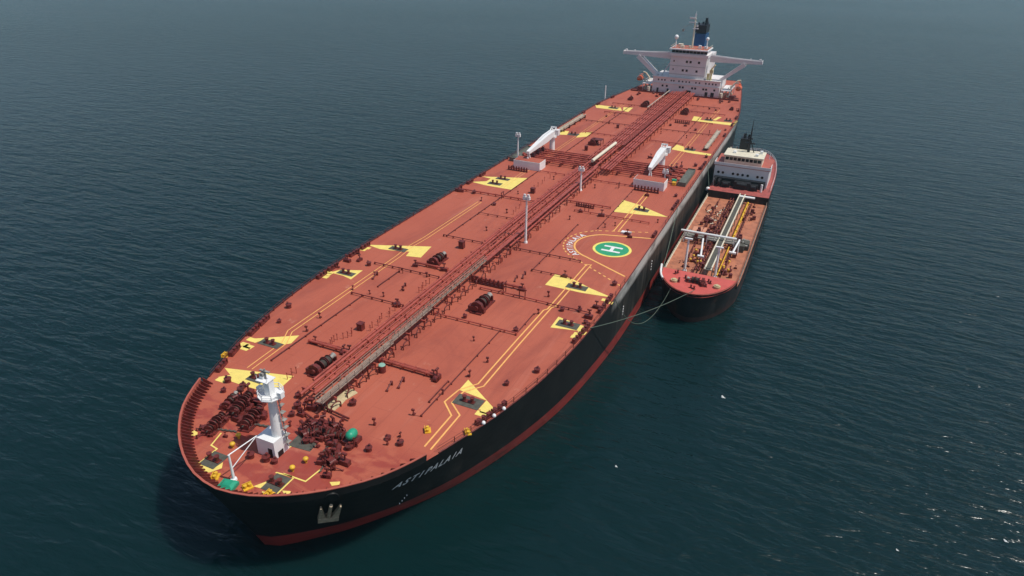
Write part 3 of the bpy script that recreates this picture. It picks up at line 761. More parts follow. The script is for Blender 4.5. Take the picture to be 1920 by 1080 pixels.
VEN = [(600, 597), (575, 622), (702, 516), (775, 779), (914, 680), (881, 707), (702, 798), (1009, 589), (1028, 557), (1086, 583), (1134, 427), (1153, 424), (1068, 412), (971, 364), (912, 433), (1038, 337), (1115, 353), (1152, 217), (1143, 232), (1287, 259), (1239, 251), (1233, 418), (674, 477), (634, 503), (662, 544), (719, 557), (756, 546), (693, 552), (726, 835), (751, 820), (903, 377), (1381, 208), (545, 800), (595, 840), (640, 800), (620, 812), (572, 770), (670, 838), (1215, 298), (1226, 233), (1200, 240), (1330, 250), (888, 640), (830, 740), (800, 520), (1020, 400), (950, 400)]
STD = [(592, 644), (646, 662), (656, 662), (820, 712), (813, 708), (979, 545), (779, 500), (833, 508), (1128, 406), (1104, 597), (1118, 578), (652, 491), (675, 489), (865, 360), (1183, 186), (1220, 297), (1285, 237), (1277, 315), (1059, 520), (1176, 440), (1181, 446), (1213, 368), (928, 458), (745, 575), (590, 825), (606, 806), (628, 862), (614, 895), (566, 780), (586, 768), (448, 790), (648, 871), (438, 775), (1196, 178), (605, 870)]
BOXS = [(677, 618), (866, 465), (999, 362), (1158, 240), (1099, 282)]
LAD = [(730, 728), (752, 722), (757, 540), (967, 525), (982, 519), (703, 520), (1213, 232)]
DAV = [(752, 512), (942, 372), (1100, 396), (1160, 353), (979, 560), (946, 549)]
for nme, L in (('tank_hatch', HAT), ('vent_post', VEN), ('valve_stand', STD), ('deck_locker', BOXS), ('sloping_ladder', LAD), ('pipe_davit', DAV)):
    for px, py in L:
        p = S(px, py)
        o = link(nme, F[nme], T, (p.x, p.y, 0), random.choice((0, 0, pi/2, .3)) if nme != 'sloping_ladder' else R(8))
        k = random.uniform(.8, 1.15)*(.68 if nme == 'tank_hatch' else .9); o.scale = (k, k, k*random.uniform(.85, 1.1))
for x, y, s_ in ((68.2, -4.6, 1), (121, -7.5, .7), (142, 21.5, .9), (141.2, -19, 1), (160, -9, .6), (228, -11, .8), (163, -24, .6)):
    o = link('valve_bank', F['valve_bank'], T, (x, y, 0)); o.scale = (s_, s_, s_*.8)
for a, b, n_ in (((616, 647), (664, 627), 8), ((692, 620), (748, 578), 9), ((541, 712), (556, 700), 4), ((782, 548), (804, 532), 5), ((960, 402), (985, 380), 5), ((1135, 278), (1170, 252), 6), ((1000, 355), (1040, 330), 6)):
    for i in range(n_):
        p = S(a[0]+(b[0]-a[0])*i/(n_-1), a[1]+(b[1]-a[1])*i/(n_-1))
        link('valve_spindle', F['valve_spindle'], T, (p.x, p.y+random.uniform(-.5, .5), 0))
for s in (-1, 1):       # stowed accommodation ladders
    y = s*26.6; g = MB(); g.box((206, y, .85), (27, 1.3, .25)); lad = g.build('accommodation_ladder', m_lad, T)
    r_ = MB()
    for yy in (y-.62, y+.62): r_.box((206, yy, 1.25), (27, .06, .6))
    r_.build('handrail', m_lad, lad)
    for x in (194, 200, 206, 212, 218): d_ = MB(); d_.box((x, y, .36), (.3, 1.2, .72)); d_.box((x, y+.8*-s, .6), (.3, .5, 1.2)); d_.build('cradle', m_gear, lad)
p = S(1114, 270); fr = MB()
for dx in (-1.4, 1.4):
    for dy in (-1.8, 1.8): fr.box((p.x+dx, p.y+dy-1, .9), (.2, .2, 1.8))
fr.box((p.x, p.y-1, 1.85), (3.1, 4, .15)); fr.build('winch_shelter', m_gear, T)
# slop drum with pale green lid and green tank, yellow mushroom vents
p = S(717, 697); tk = MB(); tk.cyl((p.x, p.y, 0), (p.x, p.y, 1.3), .62, .62, 12); t_ = tk.build('drain_drum', m_gear, T); MB().cyl((p.x, p.y, 1.32), (p.x, p.y, 1.45), .6, .5, 12).build('lid', mat('pale_green_paint', (.25, .45, .36), .5, noise=.1), t_)
p = S(661, 830); tk = MB(); tk.box((p.x, p.y, .35), (2.2, 1.8, .7)); tk.cyl((p.x-.8, p.y-.9, .35), (p.x-.8, p.y-.9, 1.8), .12, .12, 6); t_ = tk.build('tank_stand', m_gear, T)
g = MB().cyl((p.x-.3, p.y, 1.5), (p.x+.3, p.y, 1.5), .72, .72, 16); g.ball((p.x-.3, p.y, 1.5), .71, 12, 8); g.ball((p.x+.3, p.y, 1.5), .71, 12, 8); g.build('green_tank', m_green, t_)
ym = MB(); ym.cyl((0, 0, 0), (0, 0, .6), .22, .22, 8); ym.ball((0, 0, .8), .5, 12, 8, .75); ymm = ym.mesh('mushroom_vent', m_yelp)
for px, py in ((448, 822), (437, 839), (574, 867), (549, 883)):
    p = S(px, py); link('mushroom_vent', ymm, T, (p.x, p.y, 0)).scale = (.8, .8, .8)
yr = MB(); yr.box((0, 0, .12), (1.9, 1.4, .24)); yr.cyl((-.45, 0, .2), (-.45, 0, .9), .36, .36, 10); yr.cyl((.45, 0, .2), (.45, 0, .9), .36, .36, 10); yr.box((0, .6, .5), (1.8, .12, .8)); yrm = yr.mesh('pedestal_fairlead', m_yelp)
for px, py, rz in ((405, 895, .5), (465, 915, -.5), (802, 808, .6), (877, 812, .7), (423, 668, .2), (505, 929, 0)):
    p = S(px, py); o = link('pedestal_fairlead', yrm, T, (p.x, p.y, 0), rz); o.scale = (.66,)*3
p = S(428, 914); gb_ = MB(); gb_.box((p.x, p.y, .3), (1.7, 2.2, .5), .2); gb_.box((p.x, p.y, .66), (1.3, 1.9, .22), .2, .6); gb_.build('green_hatch', m_green, T)
# chain stoppers, windlass chain pipes & pipes on the forecastle
for a, b in (((405, 800), (440, 770)), ((395, 812), (425, 787)), ((560, 770), (600, 800)), ((600, 800), (640, 815)), ((575, 790), (640, 800)), ((590, 760), (655, 790))):
    pa, pb = S(*a), S(*b); pipe([(pa.x, pa.y, .5), (pb.x, pb.y, .5)], .16, 'forecastle_pipe', m_gear)
for px, py in ((590, 812), (600, 826), (612, 818), (625, 800), (608, 800), (625, 835), (618, 868), (632, 852), (570, 815), (468, 742), (455, 752), (445, 765), (470, 768), (488, 760), (492, 785)):
    p = S(px, py); o = link('deck_machinery', F['valve_stand'], T, (p.x, p.y, 0), random.uniform(0, 3)); k = random.uniform(.8, 1.2); o.scale = (k, k, k)
p = S(573, 828); MB().box((p.x, p.y, .03), (3.2, 3.6, .05), R(5)).build('mooring_pad', m_pad, T)
p = S(440, 806); MB().ball((p.x+1, p.y, .9), .5, 10, 6).build('buoy_light', m_white, T) if False else None

# small machinery crowding the windlasses
random.seed(21)
for cx, cy, sx, sy, n_ in ((450, 778, 45, 26, 12), (605, 812, 42, 24, 26), (620, 868, 20, 26, 14), (582, 768, 30, 18, 12), (398, 806, 26, 16, 10)):
    for i in range(n_):
        p = S(cx+random.uniform(-1, 1)*sx, cy+random.uniform(-1, 1)*sy)
        nme = random.choice(('vent_post', 'valve_stand', 'valve_stand', 'pipe_davit', 'tank_hatch', 'sloping_ladder', 'valve_spindle'))
        o = link(nme, F[nme], T, (p.x, p.y, 0), random.uniform(0, 3)); k = random.uniform(.3, .6); o.scale = (k, k, k*1.25)

# ---- foremast
fmx, fmy = 9.7, -.55
bx = MB()
bx.box((9.75, -.35, 1.6), (2.7, 3.1, 3.2)); fmast = bx.build('foremast', m_white, T); fmast.scale = (1, 1, .88)
dr = MB(); dr.box((8.38, -1.1, .95), (.05, .7, 1.7)); dr.box((9.4, -1.93, .5), (1.0, .06, 1.0)); dr.build('access_door', m_black, fmast)
pl = MB(); n4 = 8
pl.cyl((10.2, -1.1, 3.2), (10.2, -1.1, 10.6), .80, .52, 12); pl.build('mast_column', m_white, fmast)
pf = MB(); pf.cyl((10.2, -1.1, 9.6), (10.2, -1.1, 10.6), .6, 1.7, 8); pf.cyl((10.2, -1.1, 10.6), (10.2, -1.1, 10.75), 1.75, 1.75, 8)
for i in range(8):
    a = 2*pi*i/8; pf.cyl((10.2+1.65*cos(a), -1.1+1.65*sin(a), 10.75), (10.2+1.65*cos(a), -1.1+1.65*sin(a), 11.7), .06, .06, 4)
    b = 2*pi*(i+1)/8
    for h in (11.2, 11.7): pf.cyl((10.2+1.65*cos(a), -1.1+1.65*sin(a), h), (10.2+1.65*cos(b), -1.1+1.65*sin(b), h), .05, .05, 4)
pf.box((10.2, -2.8, 11.3), (.7, .7, 1.0)); pf.box((10.2, .7, 11.2), (.7, .6, .8))
pf.build('lookout_platform', m_white, fmast)
tp = MB(); tp.box((10.2, -1.0, 12.0), (.95, .95, 2.6)); tp.box((10.2, -.6, 13.35), (1.7, 1.9, .14))
for y in (-1.4, .3): tp.cyl((9.6, y, 13.4), (9.6, y, 14.1), .04, .04, 4)
tp.box((10.2, -.2, 13.8), (.6, .6, .7)); tp.build('upper_mast', m_white, fmast)
rd = MB(); rd.cyl((10.3, -.6, 13.4), (10.3, -.6, 15.1), .13, .1, 6); rd.box((10.3, -.6, 14.7), (.3, 1.6, .18)); rd.box((10.1, -.3, 14.2), (.5, .5, .5)); rd.build('radar_scanner', m_grey, fmast)
ld = MB()
for s in (-.2, .2): ld.cyl((10.6, -2.25+s*.2, 1.0), (10.5, -1.95+s*.2, 10.6), .05, .05, 4)
for i in range(14): ld.box((10.55, -2.3+.02*i, 1.5+i*.62), (.5, .1, .06))
for i in range(6): ld.box((10.55, -2.5+.04*i, 2.0+i*1.4), (.7, .5, .08))
ld.build('ladder', m_grey, fmast)
# small davit on the forecastle head
p = S(439, 900); q = Vector((p.x, p.y, 0)); dv = MB(); dv.cyl(q, q+Vector((0, 0, 4.2)), .2, .14, 8)
tipd = q+Vector((4.2, -.8, 4.5)); dv.cyl(q+Vector((0, 0, 4.2)), tipd, .09, .07, 6); dv.cyl(q+Vector((0, 0, 1.9)), tipd, .07, .06, 6); dv.cyl(q, q+Vector((0, 0, .3)), .45, .4, 8)
dv.build('stores_davit', m_white, T)

# ================================================================== SUPERSTRUCTURE
X0 = 285.
dk = MB(); 
ss = MB(); ss.box((X0+9, 0, 3.6), (18, 31, 7.2)); house = ss.build('superstructure', m_house, T)
def wnd(x, y, z, wd=.55, h=.75, par=None, xo=0):
    MB().box((x-.03, y, z), (.08, wd, h)).build('window', m_glass, par or house)
ins = MB(); ins.box((X0-.25, 0, 7.3), (.7, 31.6, .3)); ins.box((X0-.2, 0, 4.6), (.5, 31.2, .14)); ins.build('deck_overhang', m_house, house)
for y in (-13.6, -12.2, -10.6, -9.1, -6.2, -4.6, -1.6, -.1, 1.5, 3.2, 5.6, 6.8, 9.8, 11.2, 12.8): wnd(X0, y, 5.9, .6, .7)
for y in (-9.6, -8.3, 1.1, 2.5, -3.2, -4.6, 10.6, 8.6, -13.3): wnd(X0, y, 3.3, .85, .85)
for y, w_ in ((8.0, .9), (-1.6, 2.2), (-9.8, 1.2), (-12.6, 1.5), (12.8, .9)): MB().box((X0-.04, y, 1.15), (.1, w_, 2.0)).build('doorway', m_black, house)
# tower
tw = MB(); tw.box((X0+8.5, .3, 12.2), (15, 16.4, 9.4)); tower = tw.build('tower', m_house, T)
b2 = MB(); b2.box((X0+.9, .3, 7.75), (.2, 16.4, .7)); b2.build('tower_skirt', m_house, tower)
for y in (-4.6, -.8, .9): wnd(X0+1, y, 14.6, .95, 1.0, tower)
for y in (-4.0, 0.5, 2.3): wnd(X0+1, y, 10.7, .95, 1.0, tower)
for y in (6.8,): wnd(X0+1, y, 10.9, .5, .8, tower); wnd(X0+1, y, 14.6, .5, .8, tower)
for z in (12.6, 8.9):
    rl = MB(); rl.box((X0+.95, .3, z), (.14, 16.6, .12)); rl.build('ledge', m_grey, tower)
# wheelhouse
wh = MB(); wh.box((X0+6.5, .3, 17.4), (12.5, 17.6, 1.2)); wh.box((X0+7, .3, 18.6), (11.5, 15.6, 1.6)); wh.build('wheelhouse', m_house, tower)
wr = MB(); wr.box((X0+6.4, .6, 19.9), (13.6, 17.4, .5)); wr.build('wheelhouse_roof', m_white, tower)
rt_ = MB(); rt_.box((X0+7, .6, 20.16), (12.4, 16.4, .06)); rt_.build('roof_deck', m_deck, tower)
for i in range(10):
    MB().box((X0+1.18, -7.3+i*1.62+.3, 18.95), (.14, 1.45, 1.25)).build('bridge_window', m_glass, tower)
# roof rail and deck gear
rl = MB()
for x, y0, y1 in ((X0+.6, -7.8, 9.0),):
    for i in range(12): rl.box((x, y0+(y1-y0)*i/11, 20.7), (.07, .07, 1.0))
    rl.cyl((x, y0, 21.2), (x, y1, 21.2), .05, .05, 4); rl.cyl((x, y0, 20.7), (x, y1, 20.7), .04, .04, 4)
for y in (-7.8, 9.0):
    for i in range(8): rl.box((X0+.6+12*i/7, y, 20.7), (.07, .07, 1.0))
    rl.cyl((X0+.6, y, 21.2), (X0+12.6, y, 21.2), .05, .05, 4)
rl.build('handrail', m_cream, tower)
for x, y, d_ in ((X0+3, 4.2, (1.2, 1.6, 1.2)), (X0+5, -3.4, (1.5, 1.2, 1.4)), (X0+4, 1.0, (.9, .9, 1.2)), (X0+8, 6, (2, 2, 1.2)), (X0+6, -6, (1.4, 1.4, 1.0))):
    MB().box((x, y, 20.2+d_[2]/2), d_).build('roof_locker', m_cream if y > 0 else m_white, tower)
# bridge wings with struts
for s in (-1, 1):
    yt = 31.6
    wg = MB()
    def yy(v): return s*v
    # floor and bulwark, deep near the house, thin outboard
    prof = [(9.0, 15.0, 17.9), (19, 15.3, 17.3), (31.6, 15.6, 16.9)]
    for (ya, za, ta), (yb, zb, tb) in zip(prof, prof[1:]):
        for xa, xb in ((X0+3.0, X0+3.15), (X0+6.2, X0+6.35)):
            wg.add([(xa, yy(ya), za), (xb, yy(ya), za), (xb, yy(ya), ta), (xa, yy(ya), ta), (xa, yy(yb), zb), (xb, yy(yb), zb), (xb, yy(yb), tb), (xa, yy(yb), tb)],
                   [(0, 1, 2, 3), (7, 6, 5, 4), (0, 4, 5, 1), (1, 5, 6, 2), (2, 6, 7, 3), (3, 7, 4, 0)])
        wg.add([(X0+3.15, yy(ya), za+.3), (X0+6.2, yy(ya), za+.3), (X0+6.2, yy(yb), zb+.3), (X0+3.15, yy(yb), zb+.3), (X0+3.15, yy(ya), za+.05), (X0+6.2, yy(ya), za+.05), (X0+6.2, yy(yb), zb+.05), (X0+3.15, yy(yb), zb+.05)],
               [(0, 1, 2, 3), (7, 6, 5, 4), (0, 4, 5, 1), (1, 5, 6, 2), (2, 6, 7, 3), (3, 7, 4, 0)])
    wg.box((X0+4.67, yy(yt), 16.35), (3.6, .25, 1.5))
    wg.box((X0+4.5, yy(yt-1), 17.4), (.8, .8, .7)); wg.box((X0+4.5, yy(26.5), 17.4), (.4, .4, .6))
    wing = wg.build('bridge_wing', m_house, T)
    stt = MB(); a = Vector((X0+4.6, yy(14.6), 7.2)); b = Vector((X0+4.6, yy(24.5), 15.2))
    d = (b-a).normalized(); u = Vector((0, d.z, -d.y)) if s > 0 else Vector((0, -d.z, d.y))
    def bar(mb, a, b, wx, wt, wt2=None):
        d = (b-a).normalized(); u = Vector((0, d.z, -d.y)); X = Vector((wx/2, 0, 0)); wt2 = wt2 or wt
        v = [a-X-u*wt/2, a+X-u*wt/2, a+X+u*wt/2, a-X+u*wt/2, b-X-u*wt2/2, b+X-u*wt2/2, b+X+u*wt2/2, b-X+u*wt2/2]
        mb.add(v, [(0, 1, 2, 3), (7, 6, 5, 4), (0, 4, 5, 1), (1, 5, 6, 2), (2, 6, 7, 3), (3, 7, 4, 0)])
    bar(stt, a, b, 4.0, 1.5 if s > 0 else 1.2, 1.9)
    stt.build('strut', m_house, wing)
    st2 = MB(); bar(st2, Vector((X0+4.6, yy(12.6), 7.2)), Vector((X0+4.6, yy(9), 14.4)) if s < 0 else Vector((X0+4.6, yy(8.4), 14.4)), .6, .5)
    if s > 0: st2.build('strut', m_house, wing)
# masts and funnel
ms = MB(); ms.cyl((X0+5.5, .2, 20.2), (X0+5.5, .3, 33.5), .42, .28, 8); rm = ms.build('radar_mast', m_cream, T)
yd = MB()
for z, L, yo in ((28.6, 2.6, -.6), (31.2, 3.4, .9), (32.8, 3.0, 1.0)): yd.box((X0+5.3, .3+yo, z), (.5, L, .4))
yd.box((X0+5.3, .3, 34.2), (.3, .6, 1.4)); yd.box((X0+5, 1.6, 33.2), (.6, 2.4, .35)); yd.box((X0+5.2, -.9, 29.8), (.6, .8, .8)); yd.cyl((X0+5.5, .3, 33.4), (X0+5.5, .3, 35.8), .1, .06, 6)
yd.build('radar_scanner', m_white, rm)
an = MB(); an.tube([(X0+5.5, .3, 31), (X0+5.4, 3.6, 29.8), (X0+5.3, 5.4, 28.8)], .07, 4); an.box((X0+5.3, 5.2, 28.0), (.4, 1.4, .3)); an.box((X0+5.3, 5.2, 27.4), (.5, .9, .7)); an.build('aerial_bracket', m_grey, rm)
for (x, y, h, r) in ((X0+3.2, 7.4, 4.6, .95), (X0+5, -6.4, 4.4, .75)):
    dm = MB(); dm.cyl((x, y, 20.2), (x, y, 20.2+h-r*.5), .26, .2, 8); d_ = dm.build('dome_post', m_white, T); MB().ball((x, y, 20.2+h), r, 14, 10).build('radar_dome', m_white, d_)
fx, fy = X0+22, -.6
fn = MB(); fn.box((fx, fy, 21.3), (10, 6.6, 7.4)); fn.box((fx, fy, 8.5), (12, 12, 18)); fun = MB().box((fx, fy, 20.7), (9, 5.2, 9.0), 0, .97).build('funnel', m_blue, T)
MB().box((fx, fy, 27.3), (8.8, 5.1, 3.4)).build('funnel_cap', m_fblack, fun)
MB().box((fx+1, fy-.3, 8), (14, 13, 16.5)).build('engine_casing', m_house, T)
for dx, dy, r, h in ((-1.5, -1.7, .8, 32.0), (1.5, 0.2, .6, 30.0), (-2, 1.6, .45, 29.9), (2.5, -1.6, .5, 30.2)): MB().cyl((fx+dx, fy+dy, 28.8), (fx+dx, fy+dy, h), r, r*.8, 10).build('exhaust_pipe', m_fblack, fun)
# lifeboat davits (cream steelwork), fan housings and clutter beside the house
for s in (-1, 1):
    for x in (X0+4, X0+11):
        dv = MB(); yb = s*19.3
        dv.tube([(x, yb, 0), (x, yb+s*.6, 4.6), (x, yb+s*2.4, 6.6), (x, yb+s*3.8, 6.9)], .32, 6); dv.tube([(x, yb-s*2.5, 0), (x, yb-s*.2, 4.4)], .22, 6); dv.box((x, yb, .4), (1.2, 1.6, .8))
        dv.tube([(x, yb+s*3.8, 6.9), (x, yb+s*3.9, 4.6)], .08, 4)
        dv.build('boat_davit', m_cream, T)
    pfm = MB(); pfm.box((X0+8, s*18.3, 3.4), (15, 4.2, .2)); pfm.box((X0+.6, s*16.5, 1.8), (.3, .3, 3.4)); pfm.box((X0+.6, s*20.2, 1.8), (.3, .3, 3.4)); pfm.box((X0+15, s*20.2, 1.8), (.3, .3, 3.4))
    for i in range(8): pfm.box((X0+.6+i*2, s*20.3, 4.0), (.07, .07, 1.1))
    pfm.cyl((X0+.6, s*20.3, 4.5), (X0+15, s*20.3, 4.5), .05, .05, 4); pfm.cyl((X0+.6, s*16.2, 4.5), (X0+.6, s*20.3, 4.5), .05, .05, 4)
    pfm.build('boat_deck', m_house, T)
    MB().cyl((X0-1.5, s*16.8, 0), (X0-1.5, s*16.8, 2.6), .7, .7, 10).build('vent_trunk', m_cream, T)
    MB().box((X0+1, s*21.3, .8), (2.2, 2.2, 1.6)).build('deck_locker', m_gear, T)
pc = MB(); pc.cyl((X0+2, -10.6, 7.2), (X0+2, -10.6, 12.6), .45, .35, 8); pc.tube([(X0+2, -10.6, 12.4), (X0-1.5, -12.4, 14.6)], .3, 6); pc.box((X0+1.6, -10.6, 11.2), (1.3, 1.5, 1.5)); pc.box((X0+2, -9.4, 8.8), (1.6, 1.2, 2.6)); pc.build('provision_crane', mat('crane_yellow', (.6, .52, .25), .5, noise=.2), T)
# breakwater and rail just ahead of the house
rl = MB(); rl.box((X0-2.6, 0, .35), (.15, 50, .7))
for i in range(34): rl.box((X0-2.6, -24.8+i*1.5, .95), (.08, .08, .7))
rl.cyl((X0-2.6, -24.8, 1.3), (X0-2.6, 24.8, 1.3), .05, .05, 4); rl.build('breakwater', m_gear, T)
# deck clutter before the house
for i in range(12):
    x = random.uniform(X0-12, X0-4); y = random.choice((-1, 1))*random.uniform(7.5, 22)
    o = link('valve_stand', F['valve_stand'], T, (x, y, 0), random.uniform(0, 3)); o.scale = (.8,)*3

# lifeboats hang from their davits: things of their own
def lifeboat(x, y, z, label):
    mb = MB(); N = 14; n = 12; vs = []
    for i in range(N+1):
        t = i/N; u = sin(pi*min(1, max(0, t)))**.45; xx = x-4+8*t
        for k in range(n):
            a = 2*pi*k/n; hz = 1.25 if sin(a) > 0 else 1.2
            vs.append((xx, y+1.45*u*cos(a)*(1 if abs(cos(a)) > .2 else .9), z+hz*u*sin(a)))
    fs = [(i*n+k, i*n+(k+1) % n, (i+1)*n+(k+1) % n, (i+1)*n+k) for i in range(N) for k in range(n)]
    mb.add(vs, fs, True); o = mb.build('lifeboat', m_or); tag(o, label, 'lifeboat', 'lifeboats beside the tanker bridge')
    MB().box((x+1.8, y, z+1.25), (1.6, 1.3, .8), 0, .7).build('canopy_tower', m_or, o)
    MB().box((x+2.6, y, z-1.1), (2.6, .25, .5)).build('keel', m_black, o)
    return o
lifeboat(X0+7.5, 23.4, 4.5, 'orange lifeboat hanging at the left side of the white bridge house')
lifeboat(X0+7.5, -23.0, 4.0, 'orange lifeboat hanging at the right side, towards the small tanker')

# ================================================================== loose things
# anchor on the port bow
ax, az = 7.2, -6.0
def hp(px, py):
    """point on the port bow plating seen there"""
    best = None
    for k in range(140):
        z = -.2-k*.1; p = S(px, py, z); e = abs(-p.y-hb(p.x, z)) if p.x > 0 else 99
        if best is None or e < best[0]: best = (e, p)
    return best[1]
pa = hp(615, 962); pt = hp(622, 931)
nrm = Vector((-.72, -.62, -.3)).normalized()
an = MB(); c = pa+nrm*.6
upv = (pt-pa).normalized(); sdv = upv.cross(nrm).normalized()
an.cyl(c-upv*.3, c+upv*4.6, .3, .24, 8)
def wedge(mb, a, b, wa, wb, th):
    d = (b-a).normalized(); s1 = d.cross(nrm).normalized()
    v = [a-s1*wa-nrm*th, a+s1*wa-nrm*th, a+s1*wa+nrm*th, a-s1*wa+nrm*th, b-s1*wb-nrm*th, b+s1*wb-nrm*th, b+s1*wb+nrm*th, b-s1*wb+nrm*th]
    mb.add(v, [(0, 1, 2, 3), (7, 6, 5, 4), (0, 4, 5, 1), (1, 5, 6, 2), (2, 6, 7, 3), (3, 7, 4, 0)])
wedge(an, c-sdv*1.35-upv*.2, c+sdv*1.35-upv*.2, .5, .5, .4)
for s in (-1, 1): wedge(an, c+sdv*s*.85, c+sdv*s*1.25+upv*4.2, .5, .1, .24)
ao = an.build('anchor', m_anchor); tag(ao, 'rusty grey stockless anchor housed against the black bow of the big tanker', 'anchor')
hp_ = MB(); q = pt+nrm*.12+upv*.1; hp_.cyl(q-nrm*.5, q+nrm*.1, 1.0, .9, 16); hp_.build('hawse_pipe', m_hull, hull)

# tarpaulin lying on deck
tp = [(603, 766), (624, 773), (640, 760), (648, 751), (671, 737), (664, 733), (652, 731), (646, 736), (633, 748), (618, 755)]
pts = [S(*p) for p in tp]; cen = sum(pts, Vector())/len(pts)
tb = MB(); n = len(pts); vs = [(p.x, p.y, .03) for p in pts] + [(cen.x+(p.x-cen.x)*.93, cen.y+(p.y-cen.y)*.93, .22+.12*((i*7) % 3)) for i, p in enumerate(pts)] + [(cen.x+(p.x-cen.x)*.5, cen.y+(p.y-cen.y)*.5, .16+.16*((i*5) % 3)) for i, p in enumerate(pts)] + [(cen.x, cen.y, .35)]
fs = []
for i in range(n):
    j = (i+1) % n; fs += [(i, j, n+j, n+i), (n+i, n+j, 2*n+j, 2*n+i), (2*n+i, 2*n+j, 3*n)]
tb.add(vs, fs, True); tag(tb.build('tarpaulin', m_tarp), 'beige canvas tarpaulin spread on the red deck beside the catwalk near the bow', 'tarpaulin')

# ================================================================== BUNKER TANKER
YC = -41.3
m_spoop = mat('poop_deck_paint', (.38, .085, .07), .65, noise=.2, nscale=.5, dirt=((.2, .06, .05), .8, .5, .75))
bunk = bpy.data.objects.new('bunker_tanker', None); C.objects.link(bunk); bunk.location = (0, 0, 0)
tag(bunk, 'small dark hulled tanker with white bridge house moored alongside the huge one', 'tanker')
B = bunk
sDK = [(94.6, 0), (95.0, 2.2), (96.4, 4.4), (98.8, 6.3), (102, 7.9), (106, 8.8), (111, 9.2), (130, 9.3), (170, 9.3), (195, 9.1), (210, 8.0), (219, 5.8), (224, 3.0), (225.4, .05)]
sWL = [(96.5, 0), (97.1, 1.6), (98.8, 3.4), (101.5, 5.3), (105, 7.0), (109, 8.2), (114, 8.9), (130, 9.2), (170, 9.2), (190, 8.7), (205, 6.6), (213, 4.2), (218, 2.0), (219, .05)]
def swf(z): return max(-.15, min(1.2, (-6-z)/8.0))
ZM, ZF = -8.6, -6.6
nS = 90
def sring(z): return hull_rings(sDK, sWL, [z], nS, swf)[0]
m_shull = mat('bunker_hull_paint', (.022, .021, .022), .45, noise=.35, nscale=.35, streak=(1, 1, .25), dirt=((.11, .05, .035), .5, .54, .76), spec=.2)
m_sboot = mat('bunker_boot_paint', (.05, .02, .017), .55, noise=.3, nscale=.5)
shull = hull_mesh([sring(z) for z in (ZM+.05, -9.5, -11, -12.6)], YC).build('hull', m_shull, B)
hull_mesh([sring(z) for z in (-12.6, -14, -16)], YC).build('boot_topping', m_sboot, shull)
rm_ = sring(ZM); deck_mesh([p for p in rm_ if 104 < p.x < 200], YC, ZM, .02).build('main_deck', m_sdeck, B)
def raised(x0, x1, z, nm, m, wall):
    ring = [p for p in sring(z) if x0-.01 <= p.x <= x1+.01]
    # side plating
    mb = MB(); low = {i: p for i, p in enumerate(sring(ZM))}; hi = sring(z+.0)
    idx = [i for i, p in enumerate(hi) if x0-.01 <= p.x <= x1+.01]
    for s in (-1, 1):
        vs = []
        for i in idx: vs += [(low[i].x, YC+s*low[i].y, ZM), (hi[i].x, YC+s*hi[i].y, z+wall)]
        mb.add(vs, [(2*k, 2*k+2, 2*k+3, 2*k+1) for k in range(len(idx)-1)], True)
    mb.build(nm+'_side', m_shull, B)
    d = deck_mesh(ring, YC, z, .03).build(nm+'_deck', m, B)
    xb = ring[-1].x if x0 < 100 else ring[0].x; yb = ring[-1].y if x0 < 100 else ring[0].y
    MB().box((xb, YC, (z+ZM)/2-.02), (.15, yb*2-.1, z-ZM)).build(nm+'_bulkhead', m_shull, B)
    return ring
r1 = raised(90, 108.4, ZF, 'forecastle', m_sfoc, .9); r2 = raised(169.5, 226, ZF+.3, 'poop', m_spoop, .0)
# forecastle bulwark cap, pink white rim
cap = MB(); f_ = sring(ZF+.9)
ring = [p for p in f_ if p.x < 108]; pl_ = [(p.x, YC-p.y) for p in reversed(ring)]+[(p.x, YC+p.y) for p in ring[1:]]
for a, b in zip(pl_, pl_[1:]): cap.cyl((a[0], a[1], ZF+.9), (b[0], b[1], ZF+.9), .09, .09, 6, False)
cap.build('bulwark_cap', m_bul, B)
wcap = MB(); seg = [(p.x, YC+p.y+.02) for p in ring if p.x > 99]
for a, b in zip(seg, seg[1:]): wcap.cyl((a[0], a[1], ZF+.75), (b[0], b[1], ZF+.75), .28, .28, 6, False)
wcap.build('fender_rim', m_white, B)
ib = MB(); ins_ = [(p.x+.15, YC-p.y+.12) for p in reversed(ring)]+[(p.x+.15, YC+p.y-.12) for p in ring[1:]]; vs = []
lo_ = [p for p in sring(ZF)][:len(ring)]
lo_ = [(p.x+.2, YC-p.y+.16) for p in reversed(lo_)]+[(p.x+.2, YC+p.y-.16) for p in lo_[1:]]
for (x, y), (xl, yl) in zip(ins_, lo_): vs += [(xl, yl, ZF), (x, y, ZF+.88)]
ib.add(vs, [(2*k, 2*k+1, 2*k+3, 2*k+2) for k in range(len(ins_)-1)], True); ib.build('bulwark', m_sfoc, B)
# side rails / gunwale of the cargo deck
for s, mm in ((1, m_cream), (-1, m_cat)):
    pts = [(p.x, YC+s*(p.y-.25)) for p in rm_ if 108.5 < p.x < 175]
    g_ = MB(); 
    for a, b in zip(pts, pts[1:]): g_.box(((a[0]+b[0])/2, (a[1]+b[1])/2, ZM+.2), (b[0]-a[0], .2, .3))
    g_.build('gunwale', mm, B); railing([(x, y) for x, y in pts], ZM, 1.1, 2.2, 'railing', B, mm, .045)
railing([(p.x, YC-p.y+.25) for p in r2 if p.x > 176], ZF+.3, 1.05, 2, 'railing', B, m_white, .04)
railing([(p.x, YC+p.y-.25) for p in r2 if p.x > 176], ZF+.3, 1.05, 2, 'railing', B, m_white, .04)
